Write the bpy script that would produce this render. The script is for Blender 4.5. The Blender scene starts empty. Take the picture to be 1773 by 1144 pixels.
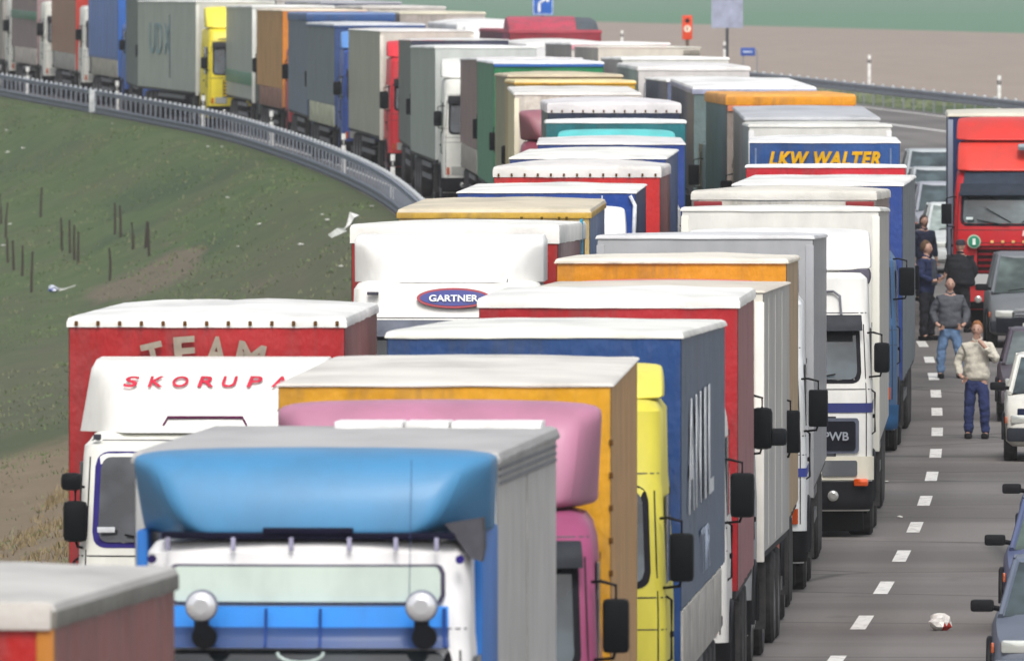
import bpy, bmesh, math, random
from mathutils import Vector, Matrix, noise as mnoise
random.seed(7)
scene = bpy.context.scene
COL = scene.collection
PI = math.pi
# ------------------------------------------------------------------ camera, light, exposure
F = 30000.0            # focal length in pixels of the 1773 px wide photograph (a 600 mm lens on a bridge)
CX, CY, YH = 886.5, 572.0, -11.0
CAMZ = 7.0
cam = bpy.data.cameras.new('camera'); camo = bpy.data.objects.new('camera', cam); COL.objects.link(camo)
cam.sensor_width = 36.0; cam.lens = F / 1773.0 * 36.0
cam.clip_start = 1.0; cam.clip_end = 30000.0
camo.location = (0, 0, CAMZ)
camo.rotation_euler = (math.radians(90) - math.atan((CY - YH) / F), 0, 0)
cam.dof.use_dof = True; cam.dof.focus_distance = 215.0; cam.dof.aperture_fstop = 11.0
scene.camera = camo

SUN_EL, SUN_AZ = math.radians(52), math.radians(177)     # behind the camera, to the right, veiled by cloud
world = bpy.data.worlds.new('World'); scene.world = world; world.use_nodes = True
nt = world.node_tree; nt.nodes.clear()
sky = nt.nodes.new('ShaderNodeTexSky'); sky.sky_type = 'NISHITA'; sky.sun_disc = False
sky.sun_elevation = SUN_EL; sky.sun_rotation = SUN_AZ; sky.dust_density = 4.0; sky.air_density = 1.0; sky.ozone_density = 1.0
hsv = nt.nodes.new('ShaderNodeHueSaturation'); hsv.inputs['Saturation'].default_value = 0.35
bg = nt.nodes.new('ShaderNodeBackground'); bg.inputs['Strength'].default_value = 0.15
wo = nt.nodes.new('ShaderNodeOutputWorld')
nt.links.new(sky.outputs[0], hsv.inputs['Color']); nt.links.new(hsv.outputs[0], bg.inputs[0]); nt.links.new(bg.outputs[0], wo.inputs[0])
sun = bpy.data.lights.new('sun', 'SUN'); sun.energy = 1.3; sun.angle = math.radians(16); sun.color = (1.0, 0.96, 0.9)
suno = bpy.data.objects.new('sun', sun); COL.objects.link(suno)
# sky sun_rotation is measured clockwise from +Y
sd = Vector((math.sin(SUN_AZ) * math.cos(SUN_EL), math.cos(SUN_AZ) * math.cos(SUN_EL), math.sin(SUN_EL)))
suno.rotation_euler = (-sd).to_track_quat('-Z', 'Y').to_euler()
scene.render.engine = 'CYCLES'
scene.view_settings.view_transform = 'Standard'; scene.view_settings.look = 'None'
scene.view_settings.gamma = 1.0; scene.view_settings.exposure = 0.36
try: scene.view_settings.use_curve_mapping = False
except Exception: pass
scene.cycles.volume_bounces = 0
scene.cycles.max_bounces = 6
HAZE = 0.00014

# ------------------------------------------------------------------ place: road height, road curve
def interp(tab, d):
    if d <= tab[0][0]: return tab[0][1]
    n = len(tab)
    if d >= tab[-1][0]: return tab[-1][1]
    for i in range(n - 1):
        if tab[i][0] <= d <= tab[i + 1][0]: break
    x0, y0 = tab[i]; x1, y1 = tab[i + 1]
    def sl(k):
        if k <= 0: return (tab[1][1] - tab[0][1]) / (tab[1][0] - tab[0][0])
        if k >= n - 1: return (tab[-1][1] - tab[-2][1]) / (tab[-1][0] - tab[-2][0])
        return (tab[k + 1][1] - tab[k - 1][1]) / (tab[k + 1][0] - tab[k - 1][0])
    t = (d - x0) / (x1 - x0); dx = x1 - x0; m0, m1 = sl(i) * dx, sl(i + 1) * dx
    return (2*t**3 - 3*t*t + 1)*y0 + (t**3 - 2*t*t + t)*m0 + (-2*t**3 + 3*t*t)*y1 + (t**3 - t*t)*m1
HT = [(-50,7),(60,7),(120,7),(160,7),(215,6.95),(248,6.86),(283,6.66),(317,6.4),(351,6.06),(385,5.76),(436,5.3),(471,5.0),
      (506,4.68),(558,4.3),(600,3.95),(640,3.62),(700,3.4),(800,3.1),(1000,2.6),(1500,1.85),(2500,0.7),(4000,-6),(7000,-30),(12000,-60)]
XT = [(-50,-6.5),(60,-2.1),(121,.7),(150,2.0),(171,2.9),(193,3.92),(216,4.89),(239,5.73),(259,6.34),(279,6.84),(298,7.24),(317,7.5),(345,7.45),
      (362,7.1),(396,6.2),(436,4.95),(471,3.3),(506,1.1),(540,-1.3),(575,-4.7),(609,-8.4),(643,-12.1),(700,-19.2),(800,-33),(1500,-150),(12000,-1950)]
def hh(d): return interp(HT, d)
def xd(d): return interp(XT, d)
def rz(d): return CAMZ - hh(d)
def sc(d): return F / d
def wx(px, d): return (px - CX) / sc(d)
def topz(py, d): return hh(d) - (py - YH) / sc(d)         # height above the road of image row py at distance d
ROAD_L, ROAD_R = -8.25, 20.6
def ground(x, d):
    o = x - xd(d)
    z = rz(d)
    if o < ROAD_L:
        z += interp([(0,0),(1.2,-.12),(3.5,-1.3),(8,-3.0),(14,-3.7),(40,-4.0),(4000,-4.0)], ROAD_L - o) * min(1, max(0, (900 - d) / 200))
    elif o > ROAD_R:
        z += interp([(0,0),(2,-.1),(5,-.15),(4000,0)], o - ROAD_R)
    return z
def px2ground(px, py):
    d = 90.0
    while d < 1500:
        z = CAMZ - (py - YH) / sc(d)
        if ground(wx(px, d), d) >= z: return d
        d += 0.5
    return d

# ------------------------------------------------------------------ materials
def lin(c):
    if isinstance(c, str):
        c = c.lstrip('#'); c = tuple(int(c[i:i + 2], 16) / 255 for i in (0, 2, 4))
    return tuple((v / 12.92 if v <= .04045 else ((v + .055) / 1.055) ** 2.4) for v in c) + (1.0,)
_m = {}
def mat(kind, colr='#808080'):
    key = (kind, colr)
    if key in _m: return _m[key]
    m = bpy.data.materials.new(kind + '_' + str(len(_m))); m.use_nodes = True
    n = m.node_tree.nodes; l = m.node_tree.links; b = n['Principled BSDF']; c = lin(colr)
    b.inputs['Base Color'].default_value = c
    def nz(scale, detail=4, vec=None, rough=.6):
        t = n.new('ShaderNodeTexNoise'); t.inputs['Scale'].default_value = scale; t.inputs['Detail'].default_value = detail
        t.inputs['Roughness'].default_value = rough
        if vec is not None: l.new(vec, t.inputs['Vector'])
        return t
    def coord(sx=1, sy=1, sz=1):
        tc = n.new('ShaderNodeTexCoord'); mp = n.new('ShaderNodeMapping'); mp.inputs['Scale'].default_value = (sx, sy, sz)
        l.new(tc.outputs['Object'], mp.inputs[0]); return mp.outputs[0]
    def ramp(src, stops):
        r = n.new('ShaderNodeValToRGB'); e = r.color_ramp.elements
        e[0].position, e[0].color = stops[0]; e[1].position, e[1].color = stops[-1]
        for p, cc in stops[1:-1]:
            q = e.new(p); q.color = cc
        l.new(src, r.inputs[0]); return r
    def mixc(fac, a, bb, mode='MIX'):
        x = n.new('ShaderNodeMix'); x.data_type = 'RGBA'; x.blend_type = mode
        if hasattr(fac, 'links'): l.new(fac, x.inputs[0])
        else: x.inputs[0].default_value = fac
        for s, i in ((a, 6), (bb, 7)):
            if hasattr(s, 'links'): l.new(s, x.inputs[i])
            else: x.inputs[i].default_value = s
        return x.outputs[2]
    def bump(src, dist, st=1.0):
        bp = n.new('ShaderNodeBump'); bp.inputs['Distance'].default_value = dist; bp.inputs['Strength'].default_value = st
        l.new(src, bp.inputs['Height']); l.new(bp.outputs[0], b.inputs['Normal'])
    if kind == 'tarp':
        v = coord(3.0, 3.0, .5); a = nz(1.3, 6, v)
        dirt = tuple(x * .55 + .04 for x in c[:3]) + (1,)
        col = ramp(a.outputs[0], [(.32, dirt), (.55, c), (.8, tuple(min(1, x * 1.08) for x in c[:3]) + (1,))])
        w = nz(30, 3, coord(1, 1, 1)); col2 = mixc(.08, col.outputs[0], ramp(w.outputs[0], [(.35, (.2, .19, .17, 1)), (.65, (1, 1, 1, 1))]).outputs[0], 'MULTIPLY')
        sp = nz(.7, 7, coord(1, 1, 1), .75); col2 = mixc(.5, col2, ramp(sp.outputs[0], [(.38, (.62, .58, .52, 1)), (.52, (1, 1, 1, 1))]).outputs[0], 'MULTIPLY')
        l.new(col2, b.inputs['Base Color']); b.inputs['Roughness'].default_value = .48
        bump(nz(2.2, 4, coord(1, 1, .6)).outputs[0], .05)
    elif kind == 'roof':
        a = nz(.9, 7, coord(1, .35, 1))
        dirt = tuple(x * .66 for x in c[:3]) + (1,)
        col = ramp(a.outputs[0], [(.34, dirt), (.5, tuple(x * .86 for x in c[:3]) + (1,)), (.64, tuple(x * .96 for x in c[:3]) + (1,))])
        l.new(col.outputs[0], b.inputs['Base Color']); b.inputs['Roughness'].default_value = .55
        bump(nz(3, 4, coord()).outputs[0], .02)
    elif kind == 'paint':
        a = nz(2.0, 6, coord(1, 1, .5)); g = tuple(x * .8 + .012 for x in c[:3]) + (1,)
        col = ramp(a.outputs[0], [(.35, g), (.6, c)])
        sep = n.new('ShaderNodeSeparateXYZ'); tc = n.new('ShaderNodeTexCoord'); l.new(tc.outputs['Object'], sep.inputs[0])
        lo = n.new('ShaderNodeMapRange'); lo.inputs[1].default_value = 0.2; lo.inputs[2].default_value = 1.5; lo.inputs[3].default_value = .45; lo.inputs[4].default_value = 0
        l.new(sep.outputs[2], lo.inputs[0])
        mm = n.new('ShaderNodeMath'); mm.operation = 'MULTIPLY'; l.new(lo.outputs[0], mm.inputs[0]); l.new(nz(5, 5, coord()).outputs[0], mm.inputs[1])
        l.new(mixc(mm.outputs[0], col.outputs[0], (.16, .145, .12, 1)), b.inputs['Base Color'])
        b.inputs['Roughness'].default_value = .5; b.inputs['Coat Weight'].default_value = .12; b.inputs['Coat Roughness'].default_value = .2; b.inputs['Specular IOR Level'].default_value = .3
    elif kind == 'plastic':
        a = nz(4, 4, coord()); l.new(ramp(a.outputs[0], [(.3, tuple(x * .7 for x in c[:3]) + (1,)), (.7, tuple(x * 1.25 for x in c[:3]) + (1,))]).outputs[0], b.inputs['Base Color'])
        b.inputs['Roughness'].default_value = .55; b.inputs['Specular IOR Level'].default_value = .12
    elif kind == 'glass':  # dark interior and pale reflection streaks painted into the colour by noise
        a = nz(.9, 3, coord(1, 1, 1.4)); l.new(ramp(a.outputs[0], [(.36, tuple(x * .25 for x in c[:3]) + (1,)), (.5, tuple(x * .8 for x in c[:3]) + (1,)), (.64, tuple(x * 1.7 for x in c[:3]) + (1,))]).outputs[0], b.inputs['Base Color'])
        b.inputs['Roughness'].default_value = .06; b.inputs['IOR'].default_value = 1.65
    elif kind == 'rubber':
        b.inputs['Roughness'].default_value = .8
        a = nz(9, 4, coord()); l.new(ramp(a.outputs[0], [(.3, (.012, .012, .013, 1)), (.7, (.04, .038, .036, 1))]).outputs[0], b.inputs['Base Color'])
    elif kind == 'metal':
        b.inputs['Metallic'].default_value = .3; b.inputs['Roughness'].default_value = .6
        a = nz(3, 5, coord()); l.new(ramp(a.outputs[0], [(.3, tuple(x * .75 for x in c[:3]) + (1,)), (.7, tuple(min(1, x * 1.15) for x in c[:3]) + (1,))]).outputs[0], b.inputs['Base Color'])
    elif kind == 'lamp':
        b.inputs['Roughness'].default_value = .1; b.inputs['Metallic'].default_value = .4; b.inputs['Coat Weight'].default_value = 1
    elif kind == 'cloth':
        a = nz(14, 5, coord()); l.new(ramp(a.outputs[0], [(.3, tuple(x * .75 for x in c[:3]) + (1,)), (.7, tuple(min(1, x * 1.12) for x in c[:3]) + (1,))]).outputs[0], b.inputs['Base Color'])
        b.inputs['Roughness'].default_value = .85; bump(nz(9, 4, coord()).outputs[0], .02)
    elif kind == 'skin':
        b.inputs['Roughness'].default_value = .5
        a = nz(20, 3, coord()); l.new(ramp(a.outputs[0], [(.3, tuple(x * .85 for x in c[:3]) + (1,)), (.7, c)]).outputs[0], b.inputs['Base Color'])
    elif kind == 'asphalt':
        a = nz(.11, 5, coord(.12, 1, 1)); f2 = nz(28, 4, coord())
        base = ramp(a.outputs[0], [(.42, (.115, .105, .1, 1)), (.5, (.14, .129, .122, 1)), (.57, (.17, .157, .149, 1))])
        st = nz(.4, 5, coord(1.2, .12, 1)); base2 = mixc(.4, base.outputs[0], ramp(st.outputs[0], [(.35, (.75, .75, .75, 1)), (.65, (1.1, 1.1, 1.1, 1))]).outputs[0], 'MULTIPLY')
        l.new(mixc(.25, base2, ramp(f2.outputs[0], [(.3, (.5, .5, .5, 1)), (.7, (1.3, 1.3, 1.3, 1))]).outputs[0], 'MULTIPLY'), b.inputs['Base Color'])
        src = b.inputs['Base Color'].links[0].from_socket
        at = n.new('ShaderNodeAttribute'); at.attribute_name = 'offs'
        mm = n.new('ShaderNodeMath'); mm.operation = 'MULTIPLY'; mm.inputs[1].default_value = 2*PI/1.85; l.new(at.outputs['Fac'], mm.inputs[0])
        cs = n.new('ShaderNodeMath'); cs.operation = 'COSINE'; l.new(mm.outputs[0], cs.inputs[0])
        tr = mixc(.5, src, ramp(cs.outputs[0], [(.0, (1.12, 1.12, 1.12, 1)), (1.0, (.8, .79, .78, 1))]).outputs[0], 'MULTIPLY')
        oil = ramp(nz(.8, 5, coord(1, .5, 1)).outputs[0], [(.60, (1, 1, 1, 1)), (.72, (.55, .54, .52, 1))])
        tr = mixc(.8, tr, oil.outputs[0], 'MULTIPLY')
        crk = n.new('ShaderNodeTexVoronoi'); crk.feature = 'DISTANCE_TO_EDGE'; crk.inputs['Scale'].default_value = .22; l.new(coord(.5, .5, 1), crk.inputs['Vector'])
        tr = mixc(.8, tr, ramp(crk.outputs['Distance'], [(.0, (.3, .3, .29, 1)), (.015, (1, 1, 1, 1))]).outputs[0], 'MULTIPLY')
        l.new(tr, b.inputs['Base Color'])
        b.inputs['Roughness'].default_value = .8; bump(f2.outputs[0], .004)
    elif kind == 'linepaint':
        a = nz(7, 6, coord()); l.new(ramp(a.outputs[0], [(.33, (.3, .29, .27, 1)), (.48, (.72, .71, .68, 1))]).outputs[0], b.inputs['Base Color']); b.inputs['Roughness'].default_value = .7
    elif kind == 'land':
        tc = n.new('ShaderNodeTexCoord'); sep = n.new('ShaderNodeSeparateXYZ'); l.new(tc.outputs['Object'], sep.inputs[0])
        big = nz(.09, 6, coord(1.6, .3, 1)); sm = nz(1.0, 6, coord(1, .35, 1), .7); fine = nz(6, 4, coord(1, .6, 1)); sm2 = nz(.35, 5, coord(1.3, .25, 1))
        at2 = n.new('ShaderNodeAttribute'); at2.attribute_name = 'bare'
        # verge and embankment: short spring grass, worn earth where the slope slipped
        g1 = mixc(ramp(sm.outputs[0], [(.35, (0, 0, 0, 1)), (.65, (1, 1, 1, 1))]).outputs[0], (.056, .09, .036, 1), (.088, .12, .052, 1))
        g1 = mixc(ramp(sm2.outputs[0], [(.48, (0, 0, 0, 1)), (.68, (.4, .4, .4, 1))]).outputs[0], g1, (.085, .078, .055, 1))
        g1 = mixc(ramp(big.outputs[0], [(.56, (0, 0, 0, 1)), (.7, (.8, .8, .8, 1))]).outputs[0], g1, (.034, .062, .034, 1))
        soil = mixc(sm.outputs[0], (.1, .088, .064, 1), (.17, .14, .1, 1))
        ma = n.new('ShaderNodeMath'); ma.operation = 'MULTIPLY_ADD'; ma.inputs[1].default_value = 1.3; l.new(sm2.outputs[0], ma.inputs[0]); l.new(at2.outputs['Fac'], ma.inputs[2])
        grass = mixc(ramp(ma.outputs[0], [(1.0, (0, 0, 0, 1)), (1.0, (1, 1, 1, 1))]).outputs[0] if False else (lambda r: (l.new(ma.outputs[0], r.inputs[0]), r.outputs[0])[1])((lambda r: (setattr(r.inputs[1], 'default_value', .95), setattr(r.inputs[2], 'default_value', 1.25), r)[2])(n.new('ShaderNodeMapRange'))), g1, soil)
        nzd = n.new('ShaderNodeMath'); nzd.operation = 'MULTIPLY_ADD'; nzd.inputs[1].default_value = 60; l.new(big.outputs[0], nzd.inputs[0]); l.new(sep.outputs[1], nzd.inputs[2])
        def ds_(a0, a1, v0, v1):
            r = n.new('ShaderNodeMapRange'); r.inputs[1].default_value = a0; r.inputs[2].default_value = a1; r.inputs[3].default_value = v0; r.inputs[4].default_value = v1; l.new(nzd.outputs[0], r.inputs[0]); return r.outputs[0]
        straw = mixc(sm.outputs[0], (.13, .1, .065, 1), (.22, .175, .12, 1))
        grass = mixc(ds_(430, 500, .6, 0), grass, mixc(sm.outputs[0], (.075, .074, .05, 1), (.115, .108, .075, 1)))
        grass = mixc(ds_(395, 402, .7, 0), grass, (.062, .078, .038, 1))
        grass = mixc(ds_(378, 388, 1, 0), grass, straw)
        # ploughed field, then winter wheat
        brown = mixc(nz(.03, 6, coord(1, .3, 1)).outputs[0], (.27, .225, .19, 1), (.32, .27, .23, 1))
        brown = mixc(.4, brown, ramp(nz(.5, 7, coord(1, .1, 1), .75).outputs[0], [(.3, (.8, .8, .8, 1)), (.7, (1.15, 1.15, 1.15, 1))]).outputs[0], 'MULTIPLY')
        wheat = mixc(nz(.02, 5, coord(1, .2, 1)).outputs[0], (.1, .2, .13, 1), (.13, .23, .155, 1))
        def step(src, a0, a1):
            r = n.new('ShaderNodeMapRange'); r.inputs[1].default_value = a0; r.inputs[2].default_value = a1; l.new(src, r.inputs[0]); return r.outputs[0]
        edge = n.new('ShaderNodeMath'); edge.operation = 'MULTIPLY_ADD'; edge.inputs[1].default_value = 9.0; l.new(sep.outputs[0], edge.inputs[0]); l.new(sep.outputs[1], edge.inputs[2])
        far = mixc(step(edge.outputs[0], 1395, 1420), brown, wheat)
        far = mixc(step(sep.outputs[1], 2900, 2950), far, (.03, .045, .05, 1))
        att = n.new('ShaderNodeAttribute'); att.attribute_name = 'offs'
        isright = step(att.outputs['Fac'], 25.5, 27.5)
        l.new(mixc(isright, grass, far), b.inputs['Base Color'])
        b.inputs['Roughness'].default_value = .9; b.inputs['Specular IOR Level'].default_value = .15
        bump(sm.outputs[0], .12)
    elif kind == 'blade':
        oi = nz(.2, 4, coord(1, .4, 1)); l.new(ramp(oi.outputs[0], [(.4, c), (.6, tuple(x * 1.25 for x in c[:3]) + (1,))]).outputs[0], b.inputs['Base Color'])
        b.inputs['Roughness'].default_value = .85; b.inputs['Specular IOR Level'].default_value = .1
    _m[key] = m; return m

# ------------------------------------------------------------------ mesh helpers
def link(o, parent=None):
    COL.objects.link(o)
    if parent is not None: o.parent = parent
    return o
def mesh_of(name, verts, faces, smooth=35):
    me = bpy.data.meshes.new(name); me.from_pydata([tuple(v) for v in verts], [], faces); me.update()
    if smooth and len(me.polygons):
        me.polygons.foreach_set('use_smooth', [True] * len(me.polygons)); me.set_sharp_from_angle(angle=math.radians(smooth))
    return me
class MB:
    def __init__(s): s.v = []; s.f = []
    def add(s, v, f):
        o = len(s.v); s.v += [tuple(p) for p in v]; s.f += [tuple(i + o for i in q) for q in f]; return s
    def box(s, x0, x1, y0, y1, z0, z1, bev=0.0):
        if bev <= 0:
            v = [(x0,y0,z0),(x1,y0,z0),(x1,y1,z0),(x0,y1,z0),(x0,y0,z1),(x1,y0,z1),(x1,y1,z1),(x0,y1,z1)]
            return s.add(v, [(0,3,2,1),(4,5,6,7),(0,1,5,4),(1,2,6,5),(2,3,7,6),(3,0,4,7)])
        bm = bmesh.new(); bmesh.ops.create_cube(bm, size=1)
        for q in bm.verts:
            q.co = Vector(((x0+x1)/2 + q.co.x*(x1-x0), (y0+y1)/2 + q.co.y*(y1-y0), (z0+z1)/2 + q.co.z*(z1-z0)))
        bev = min(bev, .45 * min(abs(x1-x0), abs(y1-y0), abs(z1-z0)))
        bmesh.ops.bevel(bm, geom=list(bm.edges), offset=bev, segments=2, affect='EDGES', profile=.6)
        bm.verts.index_update(); v = [tuple(q.co) for q in bm.verts]; f = [tuple(q.index for q in g.verts) for g in bm.faces]; bm.free()
        return s.add(v, f)
    def tube(s, pts, r, seg=8, cap=True):
        pts = [Vector(p) for p in pts]; rr = r if isinstance(r, (list, tuple)) else [r] * len(pts)
        v = []; f = []
        for i, p in enumerate(pts):
            t = (pts[min(i+1, len(pts)-1)] - pts[max(i-1, 0)]).normalized()
            u = t.cross(Vector((0, 0, 1)));  u = t.cross(Vector((0, 1, 0))) if u.length < .1 else u
            u.normalize(); w = t.cross(u)
            for k in range(seg):
                a = 2 * PI * k / seg; v.append(p + (u * math.cos(a) + w * math.sin(a)) * rr[i])
        for i in range(len(pts) - 1):
            for k in range(seg):
                a, b2 = i*seg+k, i*seg+(k+1) % seg; f.append((a, b2, b2+seg, a+seg))
        if cap: f.append(tuple(range(seg-1, -1, -1))); f.append(tuple(range((len(pts)-1)*seg, len(pts)*seg)))
        return s.add(v, f)
    def disc(s, c, r, depth, seg=20, axis='y', dome=0.0):
        # short cylinder along y with a domed front (towards -y)
        x, y, z = c; v = []; f = []
        rings = [(r, depth), (r, 0)]
        if dome: rings += [(r*.85, -dome*.5), (r*.5, -dome*.9)]
        for rr, dy in rings:
            for k in range(seg):
                a = 2*PI*k/seg
                if axis == 'y': v.append((x + rr*math.cos(a), y + dy, z + rr*math.sin(a)))
                else: v.append((x + dy, y + rr*math.cos(a), z + rr*math.sin(a)))
        for i in range(len(rings)-1):
            for k in range(seg): a, b2 = i*seg+k, i*seg+(k+1) % seg; f.append((a, b2, b2+seg, a+seg))
        f.append(tuple(range(seg))); f.append(tuple(range(len(rings)*seg-1, (len(rings)-1)*seg-1, -1)))
        return s.add(v, f)
    def build(s, name, m, parent=None, smooth=35, loc=None):
        o = bpy.data.objects.new(name, mesh_of(name, s.v, s.f, smooth)); o.data.materials.append(m); link(o, parent)
        if loc: o.location = loc
        return o
def shared(name, me, m, parent=None, loc=None, rot=None):
    o = bpy.data.objects.new(name, me)
    if m is not None and not me.materials: me.materials.append(m)
    link(o, parent)
    if loc: o.location = loc
    if rot: o.rotation_euler = rot
    return o
def thing(name, label, cat, loc, rot=(0, 0, 0), group=None):
    o = bpy.data.objects.new(name, None); o.empty_display_size = .5; COL.objects.link(o)
    o.location = loc; o.rotation_euler = rot; o['label'] = label; o['category'] = cat
    if group: o['group'] = group
    return o
def tag(o, label, cat, group=None):
    o['label'] = label; o['category'] = cat
    if group: o['group'] = group
    return o
def loft(levels, capb=True, capt=True):
    n = len(levels[0]); v = []; f = []
    for L in levels: v += L
    for i in range(len(levels)-1):
        for k in range(n): a, b2 = i*n+k, i*n+(k+1) % n; f.append((a, b2, b2+n, a+n))
    if capb: f.append(tuple(range(n-1, -1, -1)))
    if capt: f.append(tuple(range((len(levels)-1)*n, len(levels)*n)))
    return v, f
def text_mesh(txt, width, height, depth=.004, shear=0.0, bold=.0, space=1.0):
    cu = bpy.data.curves.new('t', 'FONT'); cu.body = txt; cu.size = 1; cu.extrude = 0.01; cu.shear = shear; cu.offset = bold; cu.space_character = space
    ob = bpy.data.objects.new('t', cu); COL.objects.link(ob)
    dg = bpy.context.evaluated_depsgraph_get(); me = bpy.data.meshes.new_from_object(ob.evaluated_get(dg))
    bpy.data.objects.remove(ob); bpy.data.curves.remove(cu)
    xs = [p.co.x for p in me.vertices]; ys = [p.co.y for p in me.vertices]
    cx, cy = (min(xs)+max(xs))/2, (min(ys)+max(ys))/2; sx = width/(max(xs)-min(xs)); sy = height/(max(ys)-min(ys))
    for p in me.vertices:      # stand the text up, facing -y
        x, y, z = p.co; p.co = ((x-cx)*sx, -z/0.01*depth, (y-cy)*sy)
    me.update(); return me

# ------------------------------------------------------------------ wheels (shared)
def lathe_x(prof, seg=20):
    v = []; f = []
    for x, r in prof:
        for k in range(seg): a = 2*PI*k/seg; v.append((x, r*math.cos(a), r*math.sin(a)))
    for i in range(len(prof)-1):
        for k in range(seg): a, b2 = i*seg+k, i*seg+(k+1) % seg; f.append((a, b2, b2+seg, a+seg))
    return v, f
TYRE = mesh_of('tyre', *lathe_x([(-.15,.29),(-.16,.34),(-.155,.47),(-.12,.5),(-.04,.505),(.04,.505),(.12,.5),(.155,.47),(.16,.34),(.15,.29)], 24))
RIM = mesh_of('rim', *lathe_x([(-.14,.001),(-.15,.08),(-.15,.11),(-.05,.13),(-.04,.22),(-.13,.28),(-.15,.30),(.15,.30),(.13,.28),(.04,.22),(.05,.13),(.15,.11),(.15,.08),(.14,.001)], 24))
CTYRE = mesh_of('tyre', *lathe_x([(-.09,.19),(-.1,.22),(-.095,.3),(-.07,.315),(.07,.315),(.095,.3),(.1,.22),(.09,.19)], 20))
CRIM = mesh_of('rim', *lathe_x([(-.07,.001),(-.08,.1),(-.05,.17),(-.09,.2),(.09,.2),(.05,.17),(.08,.1),(.07,.001)], 20))
def wheel(parent, x, y, r=.5, car=False):
    rim = shared('wheel', CRIM if car else RIM, mat('metal', '#8a8c8e'), parent, (x, y, r))
    shared('tyre', CTYRE if car else TYRE, mat('rubber'), rim)

# ------------------------------------------------------------------ trailer pieces
def sheet_front(w, z0, z1, amp, seed, n=26, m=14, taut=0):
    """a front tarpaulin: fine grid with folds, facing -y, edges folded back 5 cm"""
    v = []; f = []; W = w/2
    for j in range(m+1):
        for i in range(n+1):
            u, t = i/n, j/m; x = -W + w*u; z = z0 + (z1-z0)*t
            e = min(u, 1-u, .5)*2; e = min(1, e*5) * min(1, (1-t)*8)
            d = amp*e*(mnoise.noise(Vector((x*.9+seed, z*1.6, seed))) + .5*mnoise.noise(Vector((x*3+seed, z*2, 4))))
            if taut:   # pulls radiating from the upper corners
                for cx in (-W, W):
                    rx, rz2 = abs(x-cx), (z1-z); a = math.atan2(rx, rz2+.05); d += .03*e*math.sin(a*16)*math.exp(-(rx+rz2)*.8)
            v.append((x, -d, z))
    for j in range(m):
        for i in range(n): a = j*(n+1)+i; f.append((a, a+1, a+n+2, a+n+1))
    return v, f
def sheet_side(x, L, z0, z1, amp, seed, sgn, step=.45, m=6):
    n = max(6, int(L/step)); v = []; f = []
    for j in range(m+1):
        for i in range(n+1):
            y = L*i/n; t = j/m; z = z0+(z1-z0)*t; e = min(1, i/2, (n-i)/2)*min(1, (1-t)*4)
            d = amp*e*(.6*mnoise.noise(Vector((y*1.1+seed, z*.35, seed*2))) + .5*math.sin(y*2*PI/1.25)*.5)
            v.append((x + sgn*d, y, z))
    for j in range(m):
        for i in range(n):
            a = j*(n+1)+i; q = (a, a+1, a+n+2, a+n+1); f.append(q if sgn > 0 else q[::-1])
    return v, f
def roof_mesh(w, L, H, lip, puff, seed, rough=.006, lipx=.02):
    W = w/2 + lipx; e1 = min(.05, lip*.7); xs = [(-W, -lip), (-W, -e1), (-W+.015, -e1*.3), (-W+.05, 0)]
    k = 12; inner = [(-W+.05 + (2*W-.1)*i/k, 0) for i in range(1, k)]
    prof = xs + inner + [(-a, b) for a, b in reversed(xs)]
    rows = [(-lipx, -lip), (-lipx, -e1), (-lipx+.015, -e1*.3), (-lipx+.05, 0)]
    n = max(4, int(L/.55)); rows += [(-lipx+.05 + (L+2*lipx-.1)*i/n, 0) for i in range(1, n)]
    rows += [(L+lipx-.05, 0), (L+lipx-.015, -e1*.3), (L+lipx, -e1), (L+lipx, -lip)]
    v = []; f = []; P = len(prof)
    for y, zr in rows:
        for x, zp in prof:
            z = min(zr, zp)
            if z > -.02:
                e = max(0, 1-(x/W)**2); ye = min(1, max(0, y)/.9, max(0, L-y)/.9)
                z += puff*e*ye + rough*e*(mnoise.noise(Vector((x*1.4+seed, y*.7, seed)))*1.4 + .5*math.cos(y*2*PI/.65)*.4)
            elif z <= -lip+.001: z += .012*mnoise.noise(Vector((x*2+seed, y*2, 1)))
            v.append((x, y, H+z))
    for j in range(len(rows)-1):
        for i in range(P-1): a = j*P+i; f.append((a, a+1, a+P+1, a+P))
    return v, f
BUCK = MB().box(-.016, .016, -.012, .01, -.026, .02, .006); BUCKME = mesh_of('buckle', BUCK.v, BUCK.f)

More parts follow.
